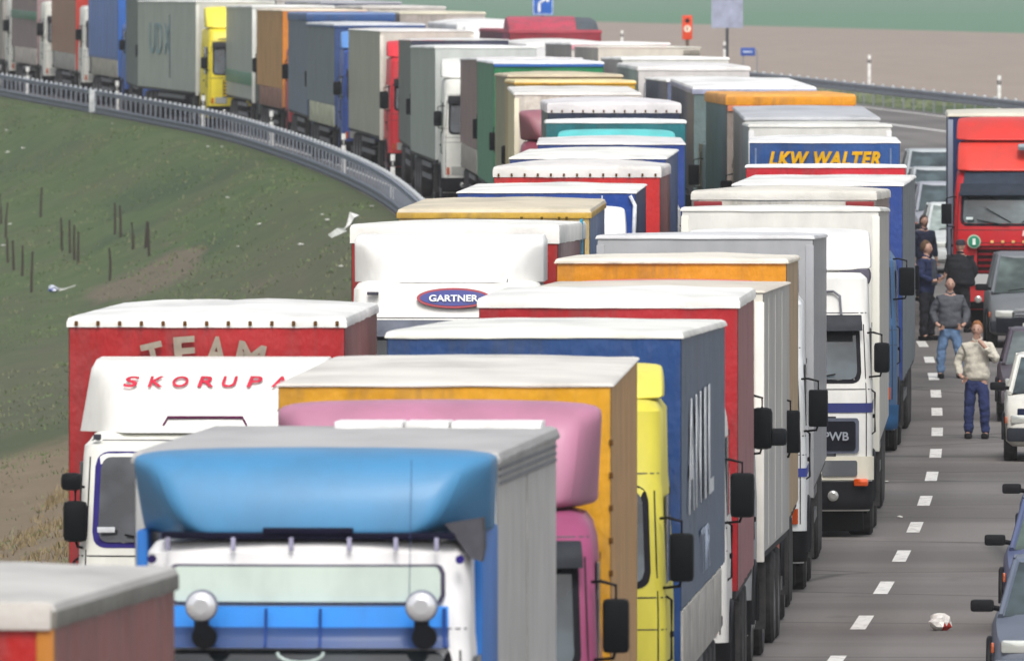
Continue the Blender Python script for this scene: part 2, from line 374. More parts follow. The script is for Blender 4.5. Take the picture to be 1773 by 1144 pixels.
def trailer(root, L, H, fc, sc_, rc, lip=.03, lipc=None, dotted=False, kind='tarp', seed=1.0, puff=.03, sidek=None, z0=1.12, skirtc=None, W=2.55, wheels=True, taut=0, sidelow=None, post=None, edge_dots=False, amp=None, H2=None):
    first = len(COL.objects)
    amp = (.035 if kind == 'tarp' else .0006) if amp is None else amp
    MB().box(-W/2+.05, W/2-.05, .05, L-.03, z0+.02, H-.06).build('trailer_frame', mat('plastic', '#3a3a3c'), root, 0)
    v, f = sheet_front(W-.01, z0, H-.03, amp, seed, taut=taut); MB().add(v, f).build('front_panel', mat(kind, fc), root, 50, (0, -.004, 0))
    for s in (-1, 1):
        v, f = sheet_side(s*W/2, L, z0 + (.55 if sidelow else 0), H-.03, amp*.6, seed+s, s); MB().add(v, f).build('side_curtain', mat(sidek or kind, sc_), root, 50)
        if sidelow:
            mb = MB()
            for i in range(int(L/2.4)):
                mb.box(s*W/2-.015, s*W/2+.015, i*2.4+.02, i*2.4+2.36, z0-.05, z0+.54, .006)
            mb.build('drop_side', mat('plastic', sidelow), root)
    r = MB().add(*roof_mesh(W, L, H, lip, puff, seed, .034 if dotted else (.016 if kind == 'tarp' else .004))).build('roof_tarpaulin' if kind == 'tarp' else 'roof', mat('roof', rc), root, 40)
    if lipc:
        MB().box(-W/2-.026, W/2+.026, -.03, L+.03, H-lip, H-.055, .004).build('roof_trim', mat('tarp', lipc), root)
    if post:
        for s in (-1, 1): MB().box(s*W/2-.09 if s > 0 else -W/2-.008, W/2+.008 if s > 0 else -W/2+.09, -.02, .1, z0-.1, H-.12, .01).build('corner_post', mat('paint', post), root)
    if dotted:
        for i in range(13): shared('buckle', BUCKME, mat('plastic', '#23242c'), root, (-W/2+.07+i*(W-.14)/12, -.035, H-lip+.04))
    if edge_dots:
        for i in range(11): shared('buckle', BUCKME, mat('plastic', '#5a3c18'), root, (W/2-.0, -.008, H-.45-i*.25))
    if H2 is not None:      # the load bed and roof drop or rise a little towards the tail
        for o in list(root.children):
            if o.data and o.data.users == 1:
                for q in o.data.vertices:
                    z = q.co.z + o.location.z
                    if z > z0: q.co.z += (H2-H)*max(0, min(1, q.co.y/L))*(z-z0)/(H-z0)
    c = MB()
    for s in (-1, 1): c.box(s*.5-.06, s*.5+.06, .3, L-.2, .82, z0+.02)
    c.box(-W/2+.02, W/2-.02, .0, L, z0-.08, z0+.01)
    c.build('chassis', mat('plastic', '#2a2a2c'), root)
    gm = mat('metal', '#6c6e70')
    if L > 10:
        for s in (-1, 1):
            for za in (.85, .55): MB().box(s*1.2-.02, s*1.2+.02, 3.6, L-5.3, za, za+.12).build('side_guard', gm, root)
            MB().box(s*.85-.06, s*.85+.06, 2.7, 2.85, .1, 1.1).build('landing_leg', gm, root)
        ax = [L-4.6, L-3.3, L-2.0]
    else: ax = [L-2.1, L-3.4] if L > 7 else [L-1.9]
    MB().box(-1.2, 1.2, L-.12, L-.02, .45, .6).build('underrun_bar', gm, root)
    if wheels:
        for a in ax + [1.15]:
            for s in (-1, 1): wheel(root, s*1.08, a)
            MB().tube([(-1, a, .5), (1, a, .5)], .07).build('axle', mat('plastic', '#252525'), root)
        # mudflap / wing over the drive axle
        for s in (-1, 1): MB().box(s*1.08-.2, s*1.08+.2, .45, .5, .3, 1.0).build('mudflap', mat('rubber'), root)

# ------------------------------------------------------------------ cab
def csec(w, yf, yb, z, bulge=.09, r=.16, n=9):
    pts = []
    for i in range(n):                   # front, left to right
        u = -1 + 2*i/(n-1); x = u*(w-r); pts.append((x, yf + bulge*(u*u) - bulge*.2, z))
    ye = yf + bulge*.8
    for i in range(1, 5): a = PI/2*i/4; pts.append((w-r+r*math.sin(a), ye + r - r*math.cos(a) + 0.0, z))
    pts.append((w, yb, z)); pts.append((-w, yb, z))
    for i in range(4, 0, -1): a = PI/2*i/4; pts.append((-(w-r+r*math.sin(a)), ye + r - r*math.cos(a), z))
    return pts
def cab_front(c, z):
    lv = c['lv']
    for i in range(len(lv)-1):
        if lv[i][0] <= z <= lv[i+1][0]:
            t = (z-lv[i][0])/(lv[i+1][0]-lv[i][0]); return tuple(lv[i][k]+(lv[i+1][k]-lv[i][k])*t for k in range(3))
    return lv[-1]
def cpatch(c, z0, z1, u0, u1, off, nz_=6, nu=14, thick=.012, bulge=.09, r=.16, rc=0):
    """patch following the cab front (u in -1..1 across, beyond .9 wraps the corner)"""
    v = []; f = []
    if rc: nu = max(nu, 26)
    for side in (0, 1):
        o_ = off-side*thick*2
        for j in range(nz_+1):
            for i in range(nu+1):
                q = i/nu
                if rc: q = q-math.sin(2*PI*q)/(2*PI)*.75
                u = u0+(u1-u0)*q; s = -1 if u < 0 else 1
                za, zb = z0, z1
                if rc:
                    di = min(u-u0, u1-u)*1.05
                    if di < rc: ins = rc-math.sqrt(max(0, rc*rc-(rc-di)**2)); za += ins; zb -= ins
                z = za+(zb-za)*j/nz_; _, w, yf = cab_front(c, z)
                if abs(u) <= 1: v.append((u*(w-r), yf+bulge*u*u-bulge*.2-o_, z))
                else:
                    a = min(1, (abs(u)-1)/.3)*PI/2; v.append((s*(w-r+(r+o_)*math.sin(a)), yf+bulge*.8+r-(r+o_)*math.cos(a), z))
    N = (nu+1)*(nz_+1)
    for j in range(nz_):
        for i in range(nu):
            a = j*(nu+1)+i; f.append((a, a+1, a+nu+2, a+nu+1)); f.append((N+a+nu+1, N+a+nu+2, N+a+1, N+a))
    rim = [i for i in range(nu+1)] + [j*(nu+1)+nu for j in range(1, nz_+1)] + [nz_*(nu+1)+i for i in range(nu-1, -1, -1)] + [j*(nu+1) for j in range(nz_-1, 0, -1)]
    for k in range(len(rim)): a, b2 = rim[k], rim[(k+1) % len(rim)]; f.append((b2, a, a+N, b2+N))
    return v, f
def deflector(root, kind, colr, zb, zt, yf, w=1.22, depth=1.2, low=.62, wt=1.0):
    n = 9; lv = []
    for j in range(n):
        t = j/(n-1); z = zb+(zt-zb)*t
        rnd = .12*max(0, (t-.8)/.2)**2
        if kind == 'wedge':     # centre panel widens upwards, wings fold back
            w1 = w*(low+(.93-low)*t); y = yf+.75*t*.6+rnd; wy = y+.55*(1-t)+.08; w2 = w
        elif kind == 'scoop':
            w1 = w*(low+(.9-low)*math.sqrt(min(1, t*1.05))); y = yf+.3*t*t+rnd; wy = y+.85*(1-t)+.12; w2 = w*(.96+.04*t)
        elif kind == 'box':
            w1 = w*.88; y = yf+.55*t+.25*t**4+rnd; wy = y+.12; w2 = w*(1-.04*t**3)
        else:                    # low flat
            w1 = w*.8; y = yf+.4*t+rnd; wy = y+.2; w2 = w*(.95-.05*t)
        w1 *= 1+(wt-1)*t; w2 *= 1+(wt-1)*t
        yb = yf+depth
        wy = min(wy, yb-.02); y = min(y, wy-.01)
        half = [(0, y-.03), (w1*.5, y-.022), (w1*.85, y-.005), (w1*.97, y+.01), (w1+(w2-w1)*.5, y+(wy-y)*.55+.02), (w2*.985, wy), (w2, wy+.05), (w2, yb)]
        if t > .99: half = [(a*.975, b+.05 if b < yb else b) for a, b in half]
        pts = [(a, b, z) for a, b in half] + [(-a, b, z) for a, b in reversed(half[1:])]
        lv.append(pts)
    v, f = loft(lv); o = MB().add(v, f).build('roof_deflector', mat('paint', colr), root, 60)
    if kind == 'wedge': return o
    sb = o.modifiers.new('round', 'SUBSURF'); sb.levels = 2; sb.render_levels = 2
    me = bpy.data.meshes.new_from_object(o.evaluated_get(bpy.context.evaluated_depsgraph_get())); o.modifiers.clear(); o.data = me
    me.polygons.foreach_set('use_smooth', [True]*len(me.polygons)); return o
def mirror_pair(cab, zc, yf, w=1.22, out=.04, h=.42, wd=.22, right=True, left=True):
    h *= random.uniform(.86, 1.15); wd *= random.uniform(.9, 1.08)
    for s in ([1] if right else []) + ([-1] if left else []):
        x0, x1 = s*(w+out), s*(w+out+wd)
        m = MB().box(min(x0, x1), max(x0, x1), yf-.12, yf+.02, zc-h/2, zc+h/2, random.uniform(.02, .06)).build('mirror', mat('plastic', '#0b0f12'), cab)
        MB().tube([(s*(w-.04), yf+.12, zc+h/2+.12), (s*(w+.03), yf-.03, zc+h/2+.13), (s*(w+out+wd*.5), yf-.05, zc+h/2+.1), (s*(w+out+wd*.5), yf-.05, zc+h/2-.03)], .014, 6).build('mirror_arm', mat('plastic', '#101014'), m)
        MB().tube([(s*(w-.04), yf+.12, zc-h/2-.06), (s*(w+out+wd*.4), yf-.05, zc-h/2-.04), (s*(w+out+wd*.5), yf-.05, zc-h/2+.03)], .014, 6).build('mirror_arm', mat('plastic', '#101014'), m)
def cab(root, colr, ws=(1.95, 2.75), roof=3.05, front=-3.0, w=1.22, back=-.65, visor='#1d1f24', bumper='#121315', grille='#1c1e22', slat=None, band=None,
        defl=None, deflc=None, dtop=3.85, dlow=.62, dyf=.55, dw=1.22, dwt=1.0, mout=.04, mz=None, hatch=None, roundtop=False, detail=2, frame='#14141c', glassc='#39444a'):
    fy = front
    lv = [(.34, w-.02, fy+.08), (.42, w, fy+.02), (.72, w+.01, fy), (ws[0]-.25, w+.01, fy+.01), (ws[0], w, fy+.03), (ws[1], w-.03, fy+.2), (ws[1]+.1, w-.04, fy+.26),
          (roof-.1, w-.07, fy+.44), (roof-.03, w-.12, fy+.6), (roof, w-.22, fy+.8)]
    if roof - ws[1] > .5: lv[-3] = (roof-.1, w-.05, fy+.34); lv[-2] = (roof-.03, w-.1, fy+.42)
    c = dict(lv=lv)
    v, f = loft([csec(a[1], a[2], back if k < 7 else back-.05*(k-6), a[0]) for k, a in enumerate(lv)])
    body = MB().add(v, f).build('cab', mat('paint', colr), root, 40)
    P = lambda nm, mb, m, sm=40: mb.build(nm, m, body, sm)
    z0, z1 = ws
    P('windshield_frame', MB().add(*cpatch(c, z0-.05, z1+.05, -1.05, 1.05, .004, rc=.14)), mat('plastic', frame))
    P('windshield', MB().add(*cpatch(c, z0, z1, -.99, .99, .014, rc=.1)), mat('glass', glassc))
    if visor: 
        vb = MB().add(*cpatch(c, z1-.08, z1+.12, -1.05, 1.05, .15, nu=20, thick=.05)); P('sun_visor', vb, mat('plastic', visor))
    for s in (-1, 1):
        xw = s*(w+.004)
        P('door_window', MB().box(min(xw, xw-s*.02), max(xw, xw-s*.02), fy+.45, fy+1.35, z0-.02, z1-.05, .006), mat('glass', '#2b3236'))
        P('door_seam', MB().box(min(xw, xw-s*.01), max(xw, xw-s*.01), fy+1.42, fy+1.44, .7, z1, 0), mat('plastic', '#15161a'))
        P('cab_step', MB().box(min(xw, xw-s*.05), max(xw, xw-s*.05), fy+.4, fy+.95, .42, .62, .01), mat('plastic', '#1b1c1f'))
        # wheel arch, dark and proud of the side
        arch = [(xw+s*.004, fy+1.4+.62*math.cos(PI*k/10), .45+.62*math.sin(PI*k/10)) for k in range(11)]
        P('wheel_arch', MB().tube(arch, .04, 6), mat('plastic', '#18191c'))
    P('bumper', MB().add(*cpatch(c, .36, .72, -1.28, 1.28, .03, nu=24, thick=.03)), mat('plastic', bumper))
    P('grille', MB().add(*cpatch(c, 1.0, 1.55, -.72, .72, .012)), mat('plastic', grille))
    if detail > 1:
        for k in range(5):
            z = 1.04+k*.11; P('grille_slat', MB().add(*cpatch(c, z, z+.045, -.7, .7, .03, nz_=1, nu=8)), mat('plastic', slat or '#3a3d42'))
        for s in (-1, 1):
            a, b = sorted((s*.6, s*.95)); P('headlight', MB().add(*cpatch(c, .8, 1.0, a, b, .02, nz_=2, nu=4)), mat('lamp', '#a9aca8'))
            a, b = sorted((s*1.0, s*1.07)); P('indicator', MB().add(*cpatch(c, .8, .98, a, b, .03, nz_=1, nu=2)), mat('lamp', '#c8500c'))
            P('wiper', MB().tube([(s*.15, fy-.02, z0-.04), (s*.75, fy-.0, z0+.07)], .01, 5), mat('plastic', '#101012'))
        P('panel_seam', MB().add(*cpatch(c, z0-.13, z0-.118, -1.28, 1.28, .003, nz_=1, nu=24, thick=.003)), mat('plastic', '#3a3a3c'))
        P('panel_seam', MB().add(*cpatch(c, 1.6, 1.61, -1.28, 1.28, .003, nz_=1, nu=24, thick=.003)), mat('plastic', '#3a3a3c'))
        P('panel_seam', MB().add(*cpatch(c, z1+.14, z1+.15, -1.2, 1.2, .003, nz_=1, nu=24, thick=.003)), mat('plastic', '#55555a'))
        for s in (-1, 1):
            a, b = sorted((s*1.11, s*1.125)); P('panel_seam', MB().add(*cpatch(c, .8, z1, a, b, .003, nu=1, thick=.003)), mat('plastic', '#2c2c30'))
            a, b = sorted((s*(w+.01), s*(w+.04))); P('door_handle', MB().box(a, b, fy+1.15, fy+1.33, 1.5, 1.55, .01), mat('plastic', '#141418'))
            P('grab_handle', MB().tube([(s*(w-.02), fy+.3, 1.3), (s*(w+.05), fy+.3, 1.35), (s*(w+.05), fy+.3, 1.85), (s*(w-.02), fy+.3, 1.9)], .014, 6), mat('plastic', '#222226'))
            a, b = sorted((s*.28, s*.32)); P('wiper', MB().tube([(s*.1, fy-.01, z0+.02), (s*.1+s*.5, fy+.03, z0+.3)], .009, 5), mat('plastic', '#101012'))
            P('fog_light', MB().disc((s*.72, fy-.04, .54), .07, .05, 14, dome=.02), mat('lamp', '#a8a8a4'))
        P('number_plate', MB().box(-.26, .26, fy-.1, fy-.085, .46, .57, .003), mat('plastic', '#c9c8bd'))
    if band:
        bc, b0, b1 = band
        P('stripe', MB().add(*cpatch(c, b0, b1, -1.3, 1.3, .012, nu=24, thick=.006)), mat('paint', bc))
        for s in (-1, 1):
            xw = s*(w+.012); P('stripe', MB().box(min(xw, xw-s*.006), max(xw, xw-s*.006), fy+.24, back, b0, b1), mat('paint', bc))
    mirror_pair(body, mz or (z0+.28), fy+.1, w, mout)
    for s in (-1, 1): wheel(root, s*1.06, fy+1.4)
    MB().box(-1.15, 1.15, fy+.5, .6, .3, .95).build('undercarriage', mat('plastic', '#151517'), root, 0)
    if defl: deflector(root, defl, deflc or colr, roof-.02, dtop, fy+dyf, dw, depth=(back-.02)-(fy+dyf)+.25, low=dlow, wt=dwt)
    MB().box(-1.1, 1.1, fy+.25, fy+.4, .08, .4, .02).build('under_bumper_shade', mat('plastic', '#08090a'), root)  # black box added to stand for the shadow below the bumper
    for s in (-1, 1): MB().tube([(s*.9, fy+1.0, .15+.8), (s*.9, .9, .9)], .03, 5).build('frame_rail', mat('plastic', '#151517'), root)
    return body, c

def place(D, X, slope=None, L=13.6):
    if slope is None: slope = (xd(D+L)-xd(D))/L
    pitch = (rz(D+L)-rz(D-1.5))/(L+1.5)
    return (X, D, rz(D)), (pitch, 0, -math.atan(slope))
GA = 'trucks queued in the left lane'; GB = 'trucks queued in the middle lane'
def truck(label, grp, D, top, xr=None, xl=None, L=13.6, slope=None, t={}, c={}, name='articulated_truck', W=2.55, rear=None, cdx=0):
    X = wx(xr, D)-W/2 if xr is not None else wx(xl, D)+W/2
    loc, rot = place(D, X, slope, L)
    root = thing(name, label, 'truck', loc, rot, grp)
    H = topz(top, D)+(.75*t.get('lip', .03) if not t.get('dotted') and t.get('lip', .03) <= .08 and not t.get('lipc') else 0)
    rp = rear if rear is not None else top-3
    # height of the roof's rear edge above the truck's own (pitched) base line
    pz = loc[2] + math.tan(rot[0])*L; H2 = CAMZ-(rp-YH)/sc(D+L)-pz; tt = dict(t); tt['H2'] = H2
    if tt.get('lip') == .05: tt['lip'] = random.choice((.025, .035, .05, .065)); tt.setdefault('seed', D*.37)
    trailer(root, L, H, tt.pop('f'), tt.pop('s'), tt.pop('r', '#dcdcd6'), W=W, **tt)
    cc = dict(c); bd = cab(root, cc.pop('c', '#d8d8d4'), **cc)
    if cdx:
        for o in root.children:
            if o.name.split('.')[0] in ('cab', 'roof_deflector'): o.location.x += cdx
    return root, H, bd
def lettering(parent, txt, x, y, z, w, h, m, name='lettering', rot=None, **k):
    o = shared(name, text_mesh(txt, w, h, **k), m, parent, (x, y, z), rot); return o

# ------------------------------------------------------------------ ground, road
def dgrid(a, b, s):
    r = []; x = a
    while x < b: r.append(x); x += s(x) if callable(s) else s
    r.append(b); return r
ds = dgrid(-40, 700, 5) + dgrid(720, 1500, 30)[0:] + dgrid(1600, 4000, 100) + [5000, 7000, 9500, 12000]
os_ = [-2500, -1200, -600, -300, -150, -80, -50, -40, -34, -30] + [-28+i for i in range(0, 19)] + [-9.9, -9.2, ROAD_L, ROAD_L+.3, 0, 10, ROAD_R-.3, ROAD_R, 21.8, 22.8, 24, 25.8, 27.2, 29, 32, 40, 60, 90, 150, 300, 600, 1200, 2500]
bare_px = [(300, 458, 1.0, 60, 20), (250, 490, 1.0, 60, 18), (340, 440, .8, 40, 15), (190, 508, .7, 60, 15), (560, 470, .6, 60, 12), (480, 500, .8, 60, 16), (380, 395, .45, 60, 18),  (60, 640, .25, 80, 60)]
v = []; f = []; offs = []; bare = []
for d in ds:
    for o in os_:
        x = xd(d)+o; z = ground(x, d)
        if o < ROAD_L-1: z += .10*mnoise.noise(Vector((x*.35, d*.12, 0)))
        if ROAD_L+.2 < o < ROAD_R-.2: z -= .25
        v.append((x, d, z)); offs.append(o)
        px_, py_ = CX+x*sc(max(d, 1)), YH+(CAMZ-z)*sc(max(d, 1)); bare.append(sum(a*math.exp(-((px_-X_)/w_)**2-((py_-Y_)/h_)**2) for X_, Y_, a, w_, h_ in bare_px) if 200 < d < 700 and o < ROAD_L else 0)
n = len(os_)
for j in range(len(ds)-1):
    for i in range(n-1): a = j*n+i; f.append((a, a+1, a+n+1, a+n))
me = mesh_of('ground', v, f, 180); at = me.attributes.new('offs', 'FLOAT', 'POINT'); at.data.foreach_set('value', offs); at = me.attributes.new('bare', 'FLOAT', 'POINT'); at.data.foreach_set('value', bare)
g = shared('ground', me, mat('land')); g['kind'] = 'structure'
def strip(name, o0, o1, d0, d1, dz, m, kind='structure', step=5.0, parent=None):
    v = []; f = []; dd = dgrid(d0, d1, step)
    for d in dd:
        for o in (o0, o1): v.append((xd(d)+o, d, rz(d)+dz))
    for j in range(len(dd)-1): f.append((2*j, 2*j+1, 2*j+3, 2*j+2))
    o = MB().add(v, f).build(name, m, parent, 0); at = o.data.attributes.new('offs', 'FLOAT', 'POINT'); at.data.foreach_set('value', [w for _ in dd for w in (o0, o1)])
    if kind: o['kind'] = kind
    return o
road = strip('road', ROAD_L, ROAD_R, -40, 1100, 0.0, mat('asphalt'))
lp = mat('linepaint')
for py in (1144+5, 1078, 1018, 963, 913, 867, 825, 785, 748, 713, 682, 652, 623, 596):
    d = 100.0
    while sc(d)*hh(d) > py - YH: d += .1
    ln = 4.1 if py > 640 else 3.6
    o = strip('lane_dash', -.085, .085 if py > 800 else .09, d-ln/2, d+ln/2, .004, lp, None, 1.2, road)
d = 331.0
while d < 640: strip('lane_dash', -.09, .09, d-2, d+2, .004, lp, None, 2, road); d += 11
strip('edge_line', 15.7, 15.95, 546, 566, .004, lp, None, 3, road)
d = 300
while d < 640: strip('lane_dash', 11.0, 11.16, d-3, d+3, .004, lp, None, 3, road); d += 17.5
strip('edge_line', 19.6, 19.78, 300, 1000, .004, lp, None, 6, road)
strip('edge_line', -7.2, -7.06, 60, 700, .004, lp, None, 6, road)

# ------------------------------------------------------------------ guard rails
def rail(label, o, d0, d1, step, top, side, lower=True, col_='#828a97'):
    root = thing('guardrail', label, 'guardrail', (xd(d0)+o, d0, rz(d0)))
    ox, oy, oz = root.location; m = mat('metal', col_)
    k_ = .48 if lower else 1; prof = [(0, -.155*k_), (.04, -.12*k_), (.04, -.06*k_), (0, -.03*k_), (0, .03*k_), (.04, .06*k_), (.04, .12*k_), (0, .155*k_)]   # W beam section (depth, height)
    def beam(d, ln, zc, sc1=1.0, nm='beam', mt=None):
        v = []; f = []; n = len(prof)
        for q in (d+.02, d+ln-.02):
            for s2 in (0, 1):
                for a, b in prof: v.append((xd(q)+o+side*(a+.02)+s2*.012*-side-ox, q-oy, rz(q)+zc+b*sc1-oz))
        for i in range(n-1): f.append((i, i+1, 2*n+i+1, 2*n+i)); f.append((n+i+1, n+i, 3*n+i, 3*n+i+1))
        f += [(0, 2*n, 3*n, n), (n-1, 2*n-1, 4*n-1, 3*n-1), (0, n, 2*n-1, n-1) if False else (0, n, n+1, 1)]
        MB().add(v, f).build(nm, mt or m, root, 0)
    pm = MB().box(-.025, .025, -.035, .035, -.3, top-.02, .008); pme = mesh_of('post', pm.v, pm.f)
    cm = MB().box(-.05, .03, -.05, .05, top-.06, top+.04, .008) if side < 0 else MB().box(-.03, .16, -.06, .06, top-.28, top-.02, .01)
    cme = mesh_of('spacer_block', cm.v, cm.f)
    d = d0
    while d < d1:
        p = shared('post', pme, m, root, (xd(d)+o-side*.12-ox, d-oy, rz(d)-oz))
        if d < d0+step*140: shared('spacer_block', cme, mat('metal', '#c6cbd0'), p)
        d += step
    d = d0
    while d < d1:
        beam(d, 4.0, top-.155*k_)
        if lower: beam(d, 4.0, .13, 1.7, 'lower_beam', mat('metal', '#6c7480'))
        d += 4.0
    return root
rail('long galvanised steel guardrail with close posts running above the grass embankment on the left', -8.15, 392, 680, 2.0, .78, -1)
rail('grey guardrail crossing behind the empty asphalt at upper right in front of the brown field', 20.15, 470, 760, 2.6, .76, -1, False, '#848a92')

def delineator(px, d, o, label, h=1.05, g=None, tint='#e9e9e6'):
    x = xd(d)+o; r = thing('reflector_post', label, 'reflector post', (x, d, ground(x, d)), (0, 0, 0), g)
    pf = [(-.06, .04), (-.055, -.03), (0, -.06), (.055, -.03), (.06, .04)]
    v, f = loft([[(a, b, z) for a, b in pf] for z in (-.2, h-.12, h-.0)]); v[-5:] = [(a, b, h-.05+(.05 if b < 0 else -.02)) for a, b in pf]
    b = MB().add(v, f).build('post_body', mat('plastic', tint), r)
    v, f = loft([[(a*1.08, bb*1.08, z) for a, bb in pf] for z in (h-.32, h-.17)]); MB().add(v, f).build('black_band', mat('plastic', '#1b1c20'), r)
    MB().box(-.02, .02, -.075, -.064, h-.3, h-.19, .003).build('reflector', mat('lamp', '#c9c9c4'), r)
    return r
def solve_x(px, o, a=395, b=680):
    while b-a > .05:
        m_ = (a+b)/2
        if CX+(xd(m_)+o)*sc(m_) > px: a = m_
        else: b = m_
    return (a+b)/2
GD = 'white reflector posts between the left guardrail and the trucks'
for px, lb in ((48, 'white reflector post behind the guardrail, farthest left of the row'), (203, 'white reflector post behind the guardrail beside the blue container truck'),
               (352, 'white reflector post behind the guardrail right in front of the yellow cab'), (470, 'white reflector post behind the guardrail below the orange trailer'),
               (595, 'white reflector post behind the guardrail in front of the blue cab'), (680, 'white reflector post behind the guardrail below the red cab')):
    delineator(px, solve_x(px, -7.75), -7.75, lb, 1.15, GD)
GR = 'white reflector posts at the edge of the brown field'
for px, d, lb in ((1505, 672, 'white reflector post standing alone against the brown field beyond the right guardrail'), (1730, 600, 'white reflector post at the far right beyond the guardrail beside a green verge'),
                  (1255, 760, 'white reflector post at the foot of the tall grey sign'), (1077, 860, 'small white reflector post in the brown field right of the red truck roof')):
    delineator(px, d, wx(px, d)-xd(d), lb, 1.25, GR)
# white marker plate on the left rail
d = solve_x(160, -8.3); r = thing('marker_plate', 'white marker plate fixed on the left guardrail below the white container cab', 'marker', (xd(d)-8.32, d, rz(d)), (0, 0, 0))
MB().box(-.09, .11, -.02, .02, .05, .8, .03).build('plate', mat('plastic', '#c4c8ca'), r); MB().box(-.03, .03, .02, .06, -.2, .7).build('bracket', mat('metal', '#8a8c8e'), r)

# ------------------------------------------------------------------ signs
def sign_root(px, d, label, cat='road sign', name='road_sign'):
    x = wx(px, d); return thing(name, label, cat, (x, d, ground(x, d)))
def zloc(py, d, root): return CAMZ-(py-YH)/sc(d) - root.location.z
d = 700; r = sign_root(940, d, 'square blue exit sign with white bent arrow, above the rounded crimson truck roof'); zb = zloc(27, d, r)
MB().box(-.42, .42, -.02, .02, zb, zb+.84, .03).build('sign_plate', mat('paint', '#1f63c0'), r)
MB().add(*(lambda: ([(-.4, -.024, zb+.03), (.4, -.024, zb+.03), (.4, -.024, zb+.81), (-.4, -.024, zb+.81), (-.37, -.024, zb+.06), (.37, -.024, zb+.06), (.37, -.024, zb+.78), (-.37, -.024, zb+.78)], [(0,1,5,4), (1,2,6,5), (2,3,7,6), (3,0,4,7)]))()).build('sign_border', mat('plastic', '#cfdcf0'), r, 0)
MB().box(-.2, -.1, -.034, -.024, zb+.14, zb+.5).add([(-.2,-.034,zb+.5), (-.1,-.034,zb+.48), (.12,-.034,zb+.62), (.06,-.034,zb+.7)], [(0,1,2,3)]).add([(.02,-.035,zb+.76), (.3,-.035,zb+.76), (.2,-.035,zb+.5)], [(0,2,1)]).build('arrow', mat('plastic', '#f0f0f0'), r, 0)
MB().tube([(0, .05, -.3), (0, .05, zb+.7)], .035).build('post', mat('metal', '#5a5f66'), r)
d = 655; r = sign_root(1190, d, 'narrow orange red sign with black lamp and white disc before the brown field'); zb = zloc(69, d, r); zt = zloc(27, d, r)
MB().box(-.19, .19, -.02, .02, zb, zt, .02).build('sign_plate', mat('paint', '#e2481f'), r)
MB().disc((0, -.025, zb+(zt-zb)*.78), .09, .02).build('lamp', mat('plastic', '#3a1812'), r)
MB().disc((0, -.025, zb+(zt-zb)*.45), .13, .02).build('disc', mat('plastic', '#e8dcc8'), r)
MB().box(-.03, .03, -.04, -.026, zb+(zt-zb)*.38, zb+(zt-zb)*.52).build('symbol', mat('plastic', '#b05a48'), r)
MB().box(-.07, .07, .02, .09, -.3, zt-.1, .01).build('post', mat('metal', '#6a5648'), r)
d = 648; r = sign_root(1259, d, 'large grey sign seen from behind on a dark post before the green field'); zb = zloc(49, d, r)
pl = MB()
for k in range(4): MB().box(-.59, .59, -.015, .015, zb+k*.52+.002, zb+(k+1)*.52-.002).build('panel', mat('metal', '#a3a8be'), r)
for z in (zb+.3, zb+1.2, zb+1.8): MB().box(-.56, .56, .016, .04, z, z+.05).build('rail', mat('metal', '#8c90a0'), r)
MB().tube([(0, .08, -.3), (0, .08, zb+1.9)], .055).build('post', mat('metal', '#43454e'), r)
d = 641; r = sign_root(1295, d, 'small blue direction sign low in front of the brown field near the tall grey sign'); zb = zloc(97, d, r)
MB().box(-.27, .27, -.015, .015, zb, zb+.3, .02).build('sign_plate', mat('paint', '#2450a8'), r)
MB().box(-.18, .16, -.024, -.016, zb+.12, zb+.18).build('legend', mat('plastic', '#b9c4dc'), r)
for s in (-.18, .34): MB().tube([(s, .03, -.3), (s, .03, zb+.22)], .02, 6).build('post', mat('metal', '#8a8e96'), r)

# ------------------------------------------------------------------ trucks, right hand queue (middle lane), near to far
PLAS = lambda c_: mat('plastic', c_)
# blue cab box truck at the bottom
root, H, (bd, c) = truck('box truck with sky blue roof deflector and two round spotlights, bottom centre', GB, 121.5, 780, rear=737, xr=862, L=6.5, cdx=.13, slope=.066, name='box_truck',
    t=dict(f='#b9bab8', s='#c2c2bf', r='#b4b3b2', kind='paint', lip=.09, puff=.0, lipc='#a3a4a4'),
    c=dict(c='#e6e6e6', ws=(1.65, 2.5), roof=3.26, w=1.16, front=-2.9, visor=None, defl='scoop', deflc='#4684b0', dtop=3.86, dlow=.56, dyf=.42, dw=1.26, grille='#20508c', mz=1.9))
P = lambda nm, mb, m, sm=40: mb.build(nm, m, bd, sm)
P('sign_box', MB().add(*cpatch(c, 2.83, 3.07, -.97, .97, .05, thick=.03, rc=.05)), mat('paint', '#bccac0'))
P('sign_box_frame', MB().add(*cpatch(c, 2.815, 3.085, -1.0, 1.0, .035, thick=.02, rc=.06)), PLAS('#4a4558'))
P('blue_visor', MB().add(*cpatch(c, 2.52, 2.66, -1.02, 1.02, .16, thick=.05)), mat('paint', '#123f7a'))
P('blue_visor', MB().add(*cpatch(c, 2.66, 2.8, -1.02, 1.02, .12, thick=.05)), mat('paint', '#2b8ce6'))
for u in (-.27, .12, 1.0):
    P('visor_rib', MB().add(*cpatch(c, 2.53, 2.79, u-.01, u+.01, .175, nu=1, thick=.01)), PLAS('#1c3a78'))
for s, xx in ((-1, -.69), (1, .82)):
    y = c['lv'][0][2]; sp = P('spotlight', MB().disc((xx, -2.98, 2.81), .1, .1, 24, dome=.035), mat('lamp', '#d8d9dc'))
    MB().disc((xx, -2.96, 2.81), .112, .07, 24).build('spotlight_ring', mat('metal', '#777c8c'), sp)
    MB().box(xx-.05, xx+.05, -2.96, -2.88, 2.55, 2.72, .01).build('spotlight_mount', PLAS('#101218'), sp)
    MB().disc((xx+.02, -2.97, 2.6), .085, .08, 18).build('horn', PLAS('#0b0d12'), sp)
